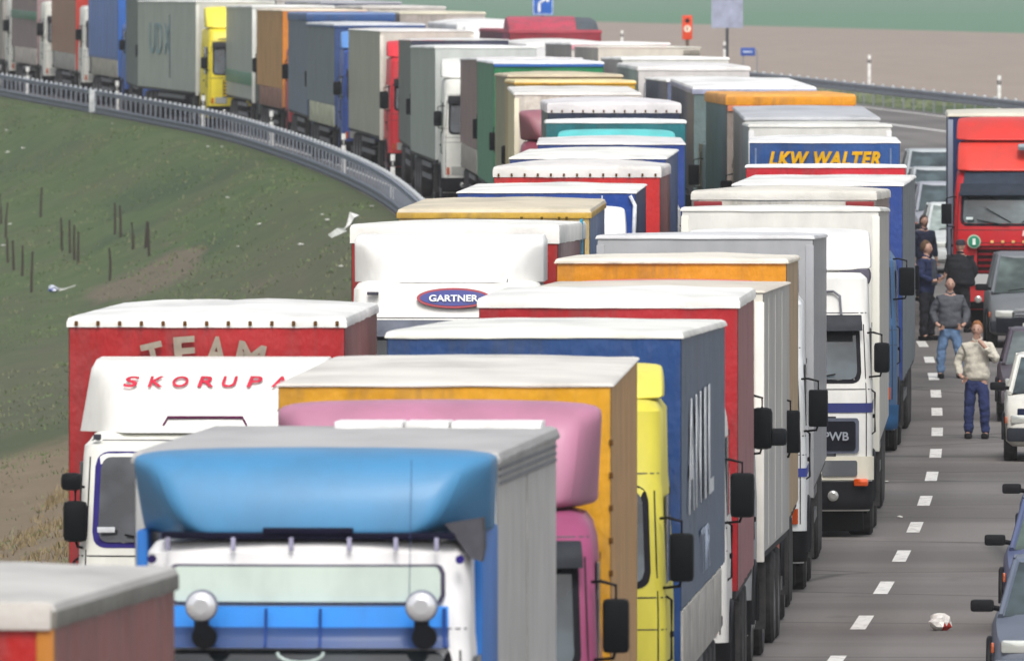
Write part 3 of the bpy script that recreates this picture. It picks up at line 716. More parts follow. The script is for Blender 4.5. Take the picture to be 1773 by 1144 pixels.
for xx in (-.95, -.5, -.1, .3, .62, .9): P('marker_lamp', MB().box(xx-.015, xx+.015, -2.62, -2.58, 3.18, 3.27, .006), PLAS('#9a98b0'))
P('marker_lamp', MB().disc((1.06, -2.62, 3.12), .03, .05, 12), PLAS('#2a2070')); P('marker_lamp', MB().disc((-1.06, -2.62, 3.12), .03, .05, 12), PLAS('#2a2050'))
P('antenna', MB().tube([(.72, -2.7, 2.85), (.72, -2.5, 3.8)], .0025, 5), PLAS('#3a4868'))
P('emblem', MB().tube([(.0+.16*math.cos(a/8*PI+PI), -3.08, 2.5+.07*math.sin(a/8*PI+PI)) for a in range(9)], .012, 6), PLAS('#b8c8c4'))
P('deflector_gap_strip', MB().box(-1.0, 1.02, -2.55, -2.3, 3.255, 3.3, .01), PLAS('#0c0c24')); P('deflector_gap_strip', MB().box(-.3, .32, -2.57, -2.4, 3.29, 3.335, .01), PLAS('#0c0c24'))  # black strips drawn as the dark gap line under the deflector
v, f = loft([[(.95, -2.5, 3.36), (1.2, -2.42, 3.4), (1.2, -2.1, 3.4), (.95, -2.1, 3.36)], [(1.02, -2.5, 3.28), (1.21, -2.42, 3.2), (1.21, -2.1, 3.2), (1.02, -2.1, 3.28)], [(1.12, -2.5, 3.13), (1.2, -2.44, 3.1), (1.2, -2.2, 3.1), (1.12, -2.2, 3.13)]])
P('air_intake', MB().add(v, f), PLAS('#4a4a50'))
for s in (-1, 1): MB().box((1.22 if s > 0 else -1.1), (1.3 if s > 0 else -1.02), -1.9, -.3, 1.0, 3.3, .03).build('side_fairing', mat('paint', '#1f6fc0'), root)
mb = MB()
for a, b in ((-.32, .18), (.2, .52), (.54, 1.2)): mb.box(a, b, 5.9, 6.42, H+.0, H+.06, .01)
mb.build('roof_air_cushion', mat('plastic', '#eeeeec'), root)
for k in range(3): MB().tube([(1.285, .1+k*.0, H-.13-k*.05), (1.285, 6.3, H-.13-k*.05)], .012, 6).build('side_rail', mat('metal', '#6e7074'), root)
for k, yy in enumerate((3.1,)): MB().box(1.276, 1.285, yy, yy+.03, 1.3, H-.25).build('panel_joint', PLAS('#9a9a98'), root)

# pink cab, orange trailer
root, H, (bd, c) = truck('pink cab and roof spoiler with orange tarpaulin trailer behind the blue box truck', GB, 132.7, 672, rear=617, xr=1058, slope=.022,
    t=dict(f='#d89e10', s='#c2924e', r='#e2ded6', lip=.05, puff=.03, edge_dots=True, taut=1),
    c=dict(c='#96456c', ws=(1.95, 2.78), roof=3.1, defl='scoop', deflc='#b47a94', dtop=3.93, dlow=.8, dw=1.24, dyf=.9, visor='#2c3036', mz=2.27))
# yellow cab, blue trailer
root, H, (bd, c) = truck('truck with bright yellow rounded cab pulling a blue trailer with washed out white side lettering', GB, 150, 580, rear=553, xr=1180, slope=.04,
    t=dict(f='#0d3f7c', s='#4c627c', r='#ecece6', lip=.05, puff=.03, taut=1, sidelow='#a8a6a0'),
    c=dict(c='#d2c848', ws=(2.0, 2.78), roof=3.55, defl='box', deflc='#e0d65c', dtop=3.84, dw=1.18, dyf=.75, visor=None, mz=2.22, front=-2.9))
for yy, ch in ((2.2, 'A'), (4.3, 'N'), (6.4, 'I'), (8.2, 'L')):
    lettering(root, ch, 1.3, yy, 2.95, 1.5 if ch != 'I' else .5, 1.0, mat('plastic', '#c9ced2'), rot=(0, 0, PI/2))
lettering(root, 'TIR', 1.3, 6.5, 2.0, 2.6, .4, mat('plastic', '#9aa6b8'), rot=(0, 0, PI/2))
# red tarp, white cab
root, H, (bd, c) = truck('red tarpaulin truck with white roof and white cab edge, directly behind the blue lettered trailer', GB, 170.5, 514, rear=497, xr=1278, L=7.8, slope=.034,
    t=dict(f='#a80f1c', s='#9a5a5e', r='#efefea', lip=.11, puff=.03, taut=1), c=dict(c='#dededa', mz=2.15, ws=(1.95, 2.75), roof=3.1))
# white ribbed trailer
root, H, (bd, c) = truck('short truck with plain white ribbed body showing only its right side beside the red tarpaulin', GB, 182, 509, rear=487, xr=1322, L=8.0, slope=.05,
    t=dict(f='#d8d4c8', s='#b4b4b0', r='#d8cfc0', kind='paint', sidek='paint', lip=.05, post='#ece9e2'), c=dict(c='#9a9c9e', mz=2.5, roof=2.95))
for k in range(3): MB().box(1.272, 1.28, 1.5+k*2.05, 1.54+k*2.05, 1.15, H-.1, .005).build('side_rib', mat('paint', '#cfcdc6'), root)
MB().box(1.35, 1.62, -2.95, -2.82, 2.32, 2.5, .04).build('upper_mirror', PLAS('#14181c'), root)
# orange
root, H, (bd, c) = truck('orange topped trailer with salmon stripe below its edge, between white ribbed and grey trucks', GB, 192.2, 447, rear=441, xr=1362, L=8.4, slope=.032,
    t=dict(f='#dc9410', s='#b69a72', r='#e8e2d4', lip=.045, lipc='#ece6d4', taut=1), c=dict(c='#d4705c', roof=3.05, defl='flat', deflc='#d86a5a', dtop=3.84, dyf=1.1, mz=2.2))
# grey
root, H, (bd, c) = truck('grey trailer truck with white cab side and black mirror left of the white day cab', GB, 204.5, 412, rear=404, xr=1408, L=13.4, slope=.03,
    t=dict(f='#a9abae', s='#8f9296', r='#d4d5d6', kind='paint', lip=.05, post='#a2a4a8', puff=.02),
    c=dict(c='#dfe3e4', roof=3.45, ws=(1.95, 2.7), defl='box', deflc='#9fa3a8', dtop=3.92, dw=1.14, mz=2.15, band=('#2c3f96', 1.35, 1.45)))
MB().add(*cpatch(c, 1.2, 1.27, -1.03, 1.03, .012, thick=.006)).build('stripe', mat('paint', '#b8202c'), bd)
# white truck with blue stripe, fully visible cab
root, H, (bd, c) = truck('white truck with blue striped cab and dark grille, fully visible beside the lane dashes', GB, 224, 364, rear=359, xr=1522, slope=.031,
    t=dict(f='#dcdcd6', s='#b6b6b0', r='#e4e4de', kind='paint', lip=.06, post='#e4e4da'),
    c=dict(c='#dededa', ws=(2.02, 2.72), roof=3.4, w=1.2, band=('#26306e', 1.6, 1.72), defl='box', deflc='#e6e6e4', dtop=3.93, dw=1.2, dyf=.5, visor='#33363c', mz=2.3, bumper='#1c1d20'))
P = lambda nm, mb, m, sm=40: mb.build(nm, m, bd, sm)
fy = -3.0
P('grille_frame', MB().add(*cpatch(c, 1.08, 1.53, -1.0, 1.0, .03, thick=.02, rc=.04)), mat('metal', '#5a6070'))
P('grille_mesh', MB().add(*cpatch(c, 1.12, 1.49, -.96, .96, .05, thick=.012, rc=.03)), PLAS('#12141e'))
lettering(bd, 'PWB', .76, fy-.04, 1.3, .32, .11, mat('metal', '#9aa0aa'), bold=.02)
P('headlight_panel', MB().add(*cpatch(c, .74, 1.04, .3, 1.25, .035, nu=16, thick=.02)), mat('paint', '#d6d2c2'))
P('headlight', MB().add(*cpatch(c, .79, .99, .55, .98, .055, thick=.015, rc=.03)), mat('lamp', '#6e7276'))
P('indicator', MB().box(.98, 1.17, fy-.02, fy+.12, .66, .76, .03), mat('lamp', '#e0560e'))
P('roof_hatch', MB().tube([(-.5, fy+.22, 2.84), (-.5, fy+.3, 3.12), (.72, fy+.3, 3.14), (.8, fy+.29, 3.08), (.82, fy+.22, 2.84)], .018, 6), PLAS('#6e7078'))
P('antenna_foot', MB().disc((.42, fy+.3, 3.25), .03, .04, 10), PLAS('#50525a'))
P('deflector_corner', MB().box(.78, 1.19, fy+.55, fy+1.4, 3.22, 3.42, .07), PLAS('#55535f'))
P('person_seated_shade', MB().add(*cpatch(c, 2.5, 2.7, -.95, .95, .02, thick=.006)), PLAS('#0f1216'))  # dark band across the top of the windshield
# dirty white roof with red corners
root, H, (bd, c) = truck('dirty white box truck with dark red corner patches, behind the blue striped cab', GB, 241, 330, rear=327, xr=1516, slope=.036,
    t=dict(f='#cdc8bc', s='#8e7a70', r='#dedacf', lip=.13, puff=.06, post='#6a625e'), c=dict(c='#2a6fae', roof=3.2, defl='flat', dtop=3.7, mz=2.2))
for s in (-1, 1): MB().box(*(sorted((s*.86, s*1.25))), -.045, -.01, H-.26, H-.15, .01).build('corner_patch', mat('paint', '#8a1c20'), root)
MB().box(1.28, 1.32, .4, 6, 1.4, H-.4, .02).build('blue_side_panel', mat('paint', '#1f77b8'), root)
# blue
root, H, (bd, c) = truck('blue trailer with white roof and slate grey side, nearest the standing people', GB, 260, 321, rear=303, xr=1563, slope=.037,
    t=dict(f='#22428a', s='#66747c', r='#eeeeea', lip=.04, puff=.02, z0=1.0), c=dict(c='#3b5f86', roof=3.0, mz=2.55, bumper='#2f5b86', grille='#222833'))
# white lip red band
truck('thin red band under white roof edge, directly before the blue trailer with yellow lettering', GB, 277, 289, rear=286, xr=1568, t=dict(f='#c8162a', s='#7c3c40', r='#f0f0ee', lip=.055, puff=.01), c=dict(c='#c9c9c9', roof=2.95))
# LKW WALTER
root, H, (bd, c) = truck('blue tarpaulin trailer with yellow slanted lettering LKW WALTER under its front edge', GB, 294, 247, rear=237, xr=1558, t=dict(f='#1f4f8f', s='#2a5590', r='#f0f0ee', lip=.035, puff=.05, taut=1), c=dict(c='#30548a', roof=2.9))
lettering(root, 'LKW WALTER', .0, -.03, H-.30, 1.9, .25, mat('plastic', '#d9a416'), shear=.25, bold=.05, space=1.15)
for s in (-1.17, 1.12): MB().box(s-.015, s+.015, -.03, -.012, 1.2, H-.12).build('seam_strap', PLAS('#7486a8'), root)
truck('white box truck directly behind the blue trailer with yellow lettering', GB, 311, 219, rear=212, xr=1543, t=dict(f='#d2d2cc', s='#aeb0ac', r='#dadad4', kind='paint', lip=.06, post='#dedede'), c=dict(c='#d0d0cc', roof=3.1, defl='flat', dtop=3.75))
truck('grey roofed trailer narrower than the orange one directly behind it', GB, 328, 206, rear=184, xr=1523, t=dict(f='#bcbcba', s='#9a9a98', r='#b9bcc0', lip=.05, kind='paint', puff=.04), c=dict(c='#c9c9c5', roof=2.9, detail=1))
root, H, _ = truck('bright orange edged trailer with teal side, farthest orange roof on the right', GB, 345, 163, rear=158, xr=1480, t=dict(f='#8c8078', s='#1f6a7c', r='#e8a43c', lip=.22, lipc='#e69a10', puff=0), c=dict(c='#9a8a80', roof=3.0, detail=1))
MB().box(-1.26, 1.26, -.04, -.012, H-.34, H-.225, .004).build('salmon_band', mat('tarp', '#e88a60'), root)
truck('pale blue edged trailer with white roof, directly left of the bright orange edged one', GB, 362, 150, rear=135, xr=1412, t=dict(f='#6a7f80', s='#5f6f8c', r='#f0f0ee', lip=.16, lipc='#aab0cc', puff=.03), c=dict(c='#5a6c70', roof=2.9, detail=1))
truck('slate blue truck with rounded roof spoiler left of the pale blue trailer', GB, 379, 141, rear=134, xr=1357, t=dict(f='#6c7898', s='#66718a', r='#f0f0ec', lip=.05), c=dict(c='#8c98b4', roof=3.2, defl='scoop', deflc='#7c88b0', dtop=3.95, detail=1))
truck('white trailer with faint pink edge and grey curved fairing behind the slate blue truck', GB, 396, 115, rear=109, xr=1298, t=dict(f='#cfcbc8', s='#b9b9b6', r='#e6e4e2', lip=.1, kind='paint'), c=dict(c='#c8c6c4', roof=3.2, defl='box', deflc='#b4b4b8', dtop=3.7, detail=1))
truck('white trailer with plain flat roof between two cream ones in the far queue', GB, 413, 102, rear=99, xr=1262, t=dict(f='#d6d4ce', s='#b8b8b2', r='#f0f0ec', lip=.05, kind='paint'), c=dict(c='#cfcfcb', roof=3.1, detail=1))
root, H, _ = truck('cream box trailer with grey notch at its top right corner below the road signs', GB, 430, 84, rear=80, xr=1213, t=dict(f='#d2ccc0', s='#b4afa4', r='#dcd8cc', lip=.05, kind='paint'), c=dict(c='#cfc9bc', roof=3.1, detail=1))
MB().box(.85, 1.26, -.05, -.02, H-.2, H-.08, .01).build('corner_lamp', PLAS('#8a857c'), root)
root, H, _ = truck('white box trailer with pale pink line under its roof edge in the far queue', GB, 447, 77, rear=74, xr=1160, t=dict(f='#d4cec8', s='#b6b0a8', r='#f0eeec', lip=.06, kind='paint'), c=dict(c='#c9c4c0', roof=3.1, detail=1))
MB().box(-1.27, 1.2, -.04, -.012, H-.17, H-.07, .003).build('pink_line', mat('paint', '#e29aa8'), root)
truck('white truck with rounded roof just below the red roofed truck', GB, 464, 76, rear=71, xl=912, t=dict(f='#d6d6d2', s='#b8b8b6', r='#ecece8', lip=.12, puff=.08, kind='paint'), c=dict(c='#cfcfcd', roof=3.1, defl='box', dtop=3.65, detail=1))
# red roofed one with a dark rounded end
D = 481; root, H, _ = truck('truck with big rounded crimson tarpaulin roof and dark grey end, highest roof in the middle', GB, D, 52, xl=882, t=dict(f='#8e2434', s='#7a2a34', r='#a32c40', lip=.1, puff=.0), c=dict(c='#c8c8c6', roof=3.0, detail=1))
lv = []
for x in (-1.28, -1.22, .55, .6):
    rr = .0 if x > -1.25 else .04; lv.append([(x, 1.5+(1.45-rr)*math.cos(a), H-.42+(.78-rr)*math.sin(a)) for a in [PI*k/12 for k in range(13)]])
MB().add(*loft(lv)).build('rounded_tarpaulin', mat('tarp', '#b44458'), root, 50)
lv = []
for x, q in ((.6, 1), (1.05, .98), (1.22, .85), (1.28, .6)): lv.append([(x, 1.5+1.42*q*math.cos(a), H-.42+.76*q*math.sin(a)) for a in [PI*k/12 for k in range(13)]])
MB().add(*loft(lv)).build('rounded_end', mat('tarp', '#4e565c'), root, 50)
for x in (-.6, 0): MB().tube([(-1.2, -.02+.35*abs(x), H-.3+.3*abs(x)), (.55, -.02+.35*abs(x), H-.3+.3*abs(x))], .02, 6).build('tarp_seam', mat('tarp', '#7d2234'), root)
truck('white truck with smooth rounded white roof left of the crimson one', GB, 498, 42, rear=38, xl=792, t=dict(f='#e0e0de', s='#c2c2c0', r='#f0f0ee', lip=.2, puff=.12, kind='paint'), c=dict(c='#d4d4d2', roof=3.1, defl='box', deflc='#e8e8e6', dtop=3.9, detail=1))
truck('beige trailer roof in the far queue left of the rounded white roof', GB, 515, 24, rear=20, xl=692, t=dict(f='#b4aca6', s='#a09890', r='#d8d2bc', lip=.07, puff=.02), c=dict(c='#bcb4ae', roof=3.1, detail=1))
truck('pale grey trailer roof in the far queue above the dark blue roofs', GB, 532, 14, xl=628, t=dict(f='#bdb8b4', s='#a5a09a', r='#cfcbc6', lip=.07), c=dict(c='#bcb4ae', roof=3.1, detail=1))
truck('dark blue edged trailer at the top of the photo among pale roofs', GB, 549, 6, xl=556, t=dict(f='#3c4a66', s='#5a6272', r='#a8aab2', lip=.07), c=dict(c='#8a8e98', roof=3.1, detail=1))
truck('pale trailer roof cut by the top edge of the photo above the orange trailer', GB, 566, 0, xl=478, t=dict(f='#c0bcb8', s='#a8a6a2', r='#d4d2d0', lip=.07), c=dict(c='#bcb8b4', roof=3.1, detail=1))
truck('pale trailer cut by the top edge of the photo above the green striped trailer', GB, 583, -8, xl=392, t=dict(f='#c4c2c0', s='#a8a8a6', r='#dcdad8', lip=.07), c=dict(c='#bcb8b4', roof=3.1, detail=1))
truck('light blue edged trailer cut by the top edge, left of the yellow cab', GB, 600, -14, xl=210, t=dict(f='#3f8ac4', s='#5c8cb0', r='#d8dde0', lip=.07), c=dict(c='#bcb8b4', roof=3.1, detail=1))

# ------------------------------------------------------------------ left hand queue, near to far
root, H, (bd, c) = truck('red truck with grey roof rim cut by the bottom left corner of the photo', GA, 97, 1040, rear=978, xr=92, L=8.0, slope=.066, name='box_truck',
    t=dict(f='#a80d08', s='#94504c', r='#c4c2bd', lip=.15, lipc='#74736b', puff=.05, post='#b0701c'), c=dict(c='#a8201c', roof=2.7, ws=(1.7, 2.4)))
MB().box(-1.29, 1.27, -.045, -.03, H-.16, H-.005, .01).build('front_roof_flap', mat('roof', '#cfcdc6'), root)
root, H, (bd, c) = truck('red trailer lettered TEAM with white cab lettered SKORUPA', GA, 160, 548, rear=524, cdx=.1, xr=597, slope=.014,
    t=dict(f='#a8141a', s='#8e5a58', r='#eeeeea', lip=.1, dotted=True, puff=.05, taut=1),
    c=dict(c='#e4e4dc', ws=(2.03, 2.8), roof=3.03, front=-3.0, w=1.17, defl='wedge', deflc='#e9e9e4', dtop=3.66, dlow=.66, dyf=.55, dw=1.2, dwt=.9, visor=None, mz=2.22, mout=-.08, frame='#2c2470', glassc='#4c4f54'))
for i, ch in enumerate('TEAM'):
    x = -.07+(-.42+i*.29)+(.02 if ch == 'M' else 0); u = (x+.05)/.55; z = H-.31-.1*u*u
    o = lettering(root, ch, x, -.05, z, .2 if ch != 'M' else .26, .27, mat('plastic', '#9a9284'), bold=.035); o.rotation_euler = (0, u*.28, 0); o.name = 'letter'
for i, ch in enumerate('SKORUPA'):
    x = -.62+i*.225; lettering(root, ch, x, -2.19, 3.47, .15, .115, mat('plastic', '#c02c44'), rot=(-.6, 0, 0), shear=.2, bold=.02).name = 'letter'
MB().tube([(-.42, -2.42, 3.07), (-.38, -2.4, 3.15), (.3, -2.4, 3.15), (.34, -2.42, 3.07)], .014, 6).build('roof_hatch_frame', PLAS('#5a1c48'), bd)
MB().box(-1.05, -.98, -2.6, -2.5, 2.95, 3.0, .01).build('marker_lamp', PLAS('#3a3a44'), bd)
MB().box(-1.0, -.84, -2.99, -2.975, 2.12, 2.17, .003).build('toll_sticker', PLAS('#c9ccd0'), bd)
MB().box(-1.33, -1.14, -3.0, -2.86, 2.5, 2.66, .05).build('upper_mirror', PLAS('#101316'), bd)
for s in (-.3, .45, .62): MB().tube([(s, -2.35, 3.1), (s, -2.32, 3.22)], .006, 5).build('antenna', PLAS('#8c8c90'), bd)
root, H, (bd, c) = truck('red trailer with thick white roof edge and white cab with oval blue and red badge', GA, 214, 388, rear=383, xr=966, L=13.0, slope=.03,
    t=dict(f='#a01c1c', s='#8e6468', r='#ecece6', lip=.24, puff=.03), c=dict(c='#e0dfda', ws=(2.0, 2.86), roof=3.45, defl='wedge', deflc='#efefec', dtop=3.99, dlow=.5, dyf=.45, dw=1.16, visor='#5f6470', w=1.2, mz=2.2))
ov = [(.42*math.cos(a), .0, .115*math.sin(a)) for a in [2*PI*k/32 for k in range(32)]]
def oval(nm, s1, s2, off, m):
    v = [(x*s1, -off, z*s2) for x, _, z in ov]+[(x*s1, 0, z*s2) for x, _, z in ov]; f = [tuple(range(32))]+[(k, k+32, (k+1) % 32+32, (k+1) % 32) for k in range(32)]
    o = MB().add(v, f).build(nm, m, bd, 0); o.location = (.08, -2.72, 3.24); o.rotation_euler = (-.25, 0, 0); return o
oval('badge_rim', 1.08, 1.1, .03, mat('paint', '#b02040')); oval('badge', .98, .86, .036, mat('paint', '#28389a'))
lettering(bd, 'GARTNER', .08, -2.77, 3.245, .6, .085, mat('plastic', '#e6ecf6'), rot=(-.25, 0, 0), bold=.03)
MB().box(-.98, -.84, -2.72, -2.64, 3.28, 3.32, .01).build('marker_lamp', PLAS('#50505a'), bd)
for x in (.48, .6, .72): MB().tube([(x, -2.4, 3.43), (x+.01, -2.3, 3.68 if x == .6 else 3.52)], .007, 5).build('antenna', PLAS('#6c6c70'), bd)
MB().box(1.26, 1.3, 11, 11.1, 1.2, H-.1, .01).build('blue_strap', mat('cloth', '#2a8aa8'), root)
root, H, (bd, c) = truck('tan roofed trailer with mustard edge strip behind the white truck with the oval badge', GA, 231.3, 361, rear=344, xr=1021, slope=.02,
    t=dict(f='#b9a26a', s='#7088b0', r='#d6cbb2', lip=.13, lipc='#c8a23c', puff=.04), c=dict(c='#c8c8c0', roof=3.0))
for i, x in enumerate((.35, .62, .85, .95)): MB().box(x, x+.035, -.045, -.034, H-.15, H-.11, .005).build('strap_stain', PLAS('#54420f'), root)
root, H, (bd, c) = truck('blue trailer with white cab spoiler and white antenna, behind the tan roofed one', GA, 248.5, 336, rear=318, xr=1100, slope=.019,
    t=dict(f='#0f4296', s='#24365e', r='#f0f0ea', lip=.05, puff=.03, taut=1), c=dict(c='#e0e2e4', roof=3.3, defl='box', deflc='#e9ebec', dtop=3.85, dw=1.18, dyf=.6))
MB().tube([(.83, -2.3, 3.2), (.83, -2.25, 4.0)], .012, 5).build('antenna', PLAS('#c9d0d8'), bd)
MB().tube([(1.24, -.06, 3.0), (1.27, -.06, H-.2), (1.2, -.06, H-.06)], .03, 6).build('white_corner_trim', PLAS('#e0e4ea'), root)
truck('red fronted trailer with white roof lip dotted with black studs', GA, 266, 288, rear=283, xr=1143, slope=.02, t=dict(f='#c01c1e', s='#93706a', r='#e2dfdb', lip=.17, dotted=True, puff=.08), c=dict(c='#d4d4d0', roof=3.0, detail=1))
truck('dark blue fronted trailer with cream white roof and slate side behind the dotted red one', GA, 283, 276, rear=258, xr=1153, slope=.024, t=dict(f='#1c3a84', s='#6c7c9c', r='#f0f0ea', lip=.05, puff=.05), c=dict(c='#c4c8cc', roof=2.95, detail=1))
truck('navy trailer with pale grey roof sagging in the middle, right end showing a blue front', GA, 300, 252, rear=238, xr=1186, slope=.004, t=dict(f='#20408a', s='#284078', r='#e4e2e0', lip=.05, puff=.05, taut=1), c=dict(c='#d0d0cc', roof=3.0, detail=1))
truck('dark teal trailer with turquoise cab spoiler in the left queue', GA, 317, 212, rear=207, xr=1187, slope=.0, t=dict(f='#0f6f78', s='#1f5f66', r='#e8eaea', lip=.07, puff=.02), c=dict(c='#68c0c0', roof=3.2, defl='box', deflc='#5cc4c4', dtop=3.95, dw=1.1, detail=1))
root, H, _ = truck('navy trailer with white studded roof edge and a dark grey green left side', GA, 334, 178, rear=173, xr=1178, slope=-.008, t=dict(f='#1c2c48', s='#4e5c5c', r='#e2dfe0', lip=.2, dotted=True, puff=.07), c=dict(c='#4a5a5c', roof=3.0, detail=1))
truck('cream trailer pulled by a dusky pink cab in the left queue', GA, 351, 164, rear=150, xl=891, slope=-.01, t=dict(f='#e0dad0', s='#d8caa0', r='#e6e4de', lip=.06, puff=.03, post='#e9e2c8'), c=dict(c='#7e3848', roof=3.1, defl='scoop', deflc='#95616b', dtop=3.75, dlow=.55, detail=1, visor='#6a2c38', glassc='#7a3a48'))
truck('trailer with golden yellow edge strip in the middle of the left queue', GA, 368, 139, rear=137, xr=1100, slope=-.016, t=dict(f='#cda63a', s='#b09a62', r='#ead9a0', lip=.09, lipc='#d8a21c', puff=.0), c=dict(c='#c9b46a', roof=2.9, detail=1))
truck('tan trailer with dull brown roof edge behind the golden one', GA, 385, 129, rear=127, xr=1078, slope=-.022, t=dict(f='#9c8452', s='#8c8668', r='#cfc2a4', lip=.07, lipc='#8e7358', puff=.05), c=dict(c='#9a9278', roof=2.9, detail=1))
root, H, _ = truck('green fronted trailer with thin blue line under its white roof', GA, 402, 110, rear=103, xr=1045, slope=-.03, t=dict(f='#128050', s='#2f8260', r='#eceef0', lip=.055, puff=.0), c=dict(c='#3f7c62', roof=2.9, detail=1))
MB().box(-1.27, 1.27, -.035, -.01, H-.12, H-.06, .003).build('blue_line', mat('paint', '#2f68b4'), root)
truck('trailer with faded red brown curtain side and grey skirt left of the green one', GA, 419, 103, rear=101, xl=826, slope=-.033, t=dict(f='#8c6a68', s='#86686a', r='#dcd9da', lip=.05, sidelow='#9a948c'), c=dict(c='#4c5258', roof=3.0, detail=1))
truck('white cabbed truck with pale grey box and big black mirrors in the left queue', GA, 436, 83, rear=79, xl=753, slope=-.051, t=dict(f='#c4c9c6', s='#98a19c', r='#e4e6e4', lip=.06, kind='paint', sidek='paint'), c=dict(c='#d8d9d2', roof=3.2, ws=(1.85, 2.65), defl='box', deflc='#e0e1dc', dtop=3.7, w=1.2, mz=2.2))
truck('dark grey green trailer partly hidden behind the pale grey box truck', GA, 454, 71, rear=68, xl=712, slope=-.031, t=dict(f='#3a3f56', s='#5c6664', r='#d8d8d6', lip=.05), c=dict(c='#5a6462', roof=3.0, detail=1))
truck('white box trailer with red brown rear section and bright red cab', GA, 471, 56, rear=50, xl=658, slope=-.069, L=14.5, t=dict(f='#cfccc2', s='#a3a294', r='#eceae6', lip=.05, kind='paint', post='#e0ddd2'), c=dict(c='#cc2230', roof=3.3, ws=(1.9, 2.6), defl='box', deflc='#d4303c', dtop=3.75, w=1.2, mz=2.15))
root = bpy.data.objects[-1] if False else root
truck('slate blue grey trailer with cream bottom locker and blue cab', GA, 489, 41, rear=39, xl=579, slope=-.07, t=dict(f='#30508c', s='#667280', r='#cfd2d6', lip=.12, lipc='#38568c', sidelow='#b0b29c'), c=dict(c='#2a4a94', roof=3.3, ws=(1.9, 2.6), defl='box', deflc='#5a8ccc', dtop=3.8, mz=2.2))
truck('steel blue curtain trailer with deep blue front band above the roofs', GA, 506, 22, rear=21, xl=532, slope=-.054, t=dict(f='#2f568f', s='#5c6c84', r='#6a86b4', lip=.25, lipc='#2f568f', puff=0), c=dict(c='#4a5c7a', roof=3.0, detail=1))
truck('orange tarpaulin trailer with brown lower boards and red edge in the far left queue', GA, 523, 19, rear=16, xl=489, slope=-.072, t=dict(f='#e08a1c', s='#c48a3c', r='#ecdcc4', lip=.04, sidelow='#8a6458'), c=dict(c='#b0303c', roof=3.0, detail=1))
root, H, _ = truck('pale grey trailer with wide green stripe along its side', GA, 540, 12, rear=10, xl=437, slope=-.077, t=dict(f='#cfd0cc', s='#a2a7a2', r='#e6e6e2', lip=.05, kind='paint', post='#e2e2dc'), c=dict(c='#34403c', roof=3.0, detail=1))
MB().box(-1.3, -1.27, .1, 13.5, 1.55, 1.95, .004).build('green_stripe', mat('paint', '#4f8068'), root)
root, H, (bd, c) = truck('long white trailer with faint blue green lettering pulled by a bright yellow cab', GA, 558, 4, xl=339, slope=-.14, L=16, t=dict(f='#c9cac4', s='#a6aca4', r='#e2e2de', lip=.05, kind='paint', post='#dcdcd6'),
    c=dict(c='#e6d224', roof=3.2, ws=(1.75, 2.65), defl='box', deflc='#f0e04c', dtop=3.9, w=1.22, slat='#e6c018', mz=2.1, glassc='#3a4a52'))
for yy, ch in ((11.8, 'U'), (9.8, 'D'), (7.7, 'X')): lettering(root, ch, -1.3, yy, 2.75, 1.5, 1.0, mat('plastic', '#7f9aa0'), rot=(0, 0, -PI/2))
MB().box(-1.3, -1.28, 7.0, 7.1, 1.5, H-.5, .004).build('panel_joint', PLAS('#5a6670'), root)
MB().tube([(-.9, -2.75, 2.85), (.2, -2.75, 2.98)], .02, 6).build('visor_bar', PLAS('#3a3c30'), bd)
truck('dark grey green trailer squeezed between the blue container and the white lettered trailer', GA, 580, -4, xl=241, slope=-.055, t=dict(f='#54686a', s='#50605e', r='#c9cccc', lip=.05, z0=1.0), c=dict(c='#2c56a0', roof=3.0, detail=1))
root, H, _ = truck('blue ribbed container truck with pale lower sill', GA, 597, -12, xl=204, slope=-.1, L=13.6, t=dict(f='#2f66b4', s='#4c68a4', r='#8aa0c4', lip=.05, kind='paint', sidelow='#a09c90'), c=dict(c='#2c5cae', roof=3.0, detail=1))
for k in range(9): MB().box(-1.3, -1.27, 1+k*1.4, 1.25+k*1.4, 1.75, H-.15, .01).build('container_rib', mat('paint', '#6480b8'), root)
truck('rust orange container truck pulled by a white cab beside the blue container', GA, 614, -20, xl=131, slope=-.09, t=dict(f='#c03a2c', s='#9c6c54', r='#cfc6be', lip=.05, kind='paint', sidelow='#9c9a94'), c=dict(c='#d4d4cc', roof=3.4, w=1.22, mz=2.4))
root, H, _ = truck('dusky pink curtain trailer with green stripe pulled by a white cab at the far left', GA, 631, -28, xl=64, slope=-.097, t=dict(f='#a08486', s='#8a7274', r='#cfc6c4', lip=.05, sidelow='#b4aca4'), c=dict(c='#d4d4cc', roof=3.4, w=1.22, mz=2.4))
MB().box(-1.31, -1.27, .1, 13.5, 2.7, 3.0, .004).build('green_stripe', mat('paint', '#4f7c68'), root)
truck('last truck at the left edge, only its white cab in the photo', GA, 648, -36, xl=5, slope=-.1, t=dict(f='#a8a49c', s='#9a948c', r='#c9c6c0', lip=.05), c=dict(c='#d4d4cc', roof=3.4, w=1.22, mz=2.4))

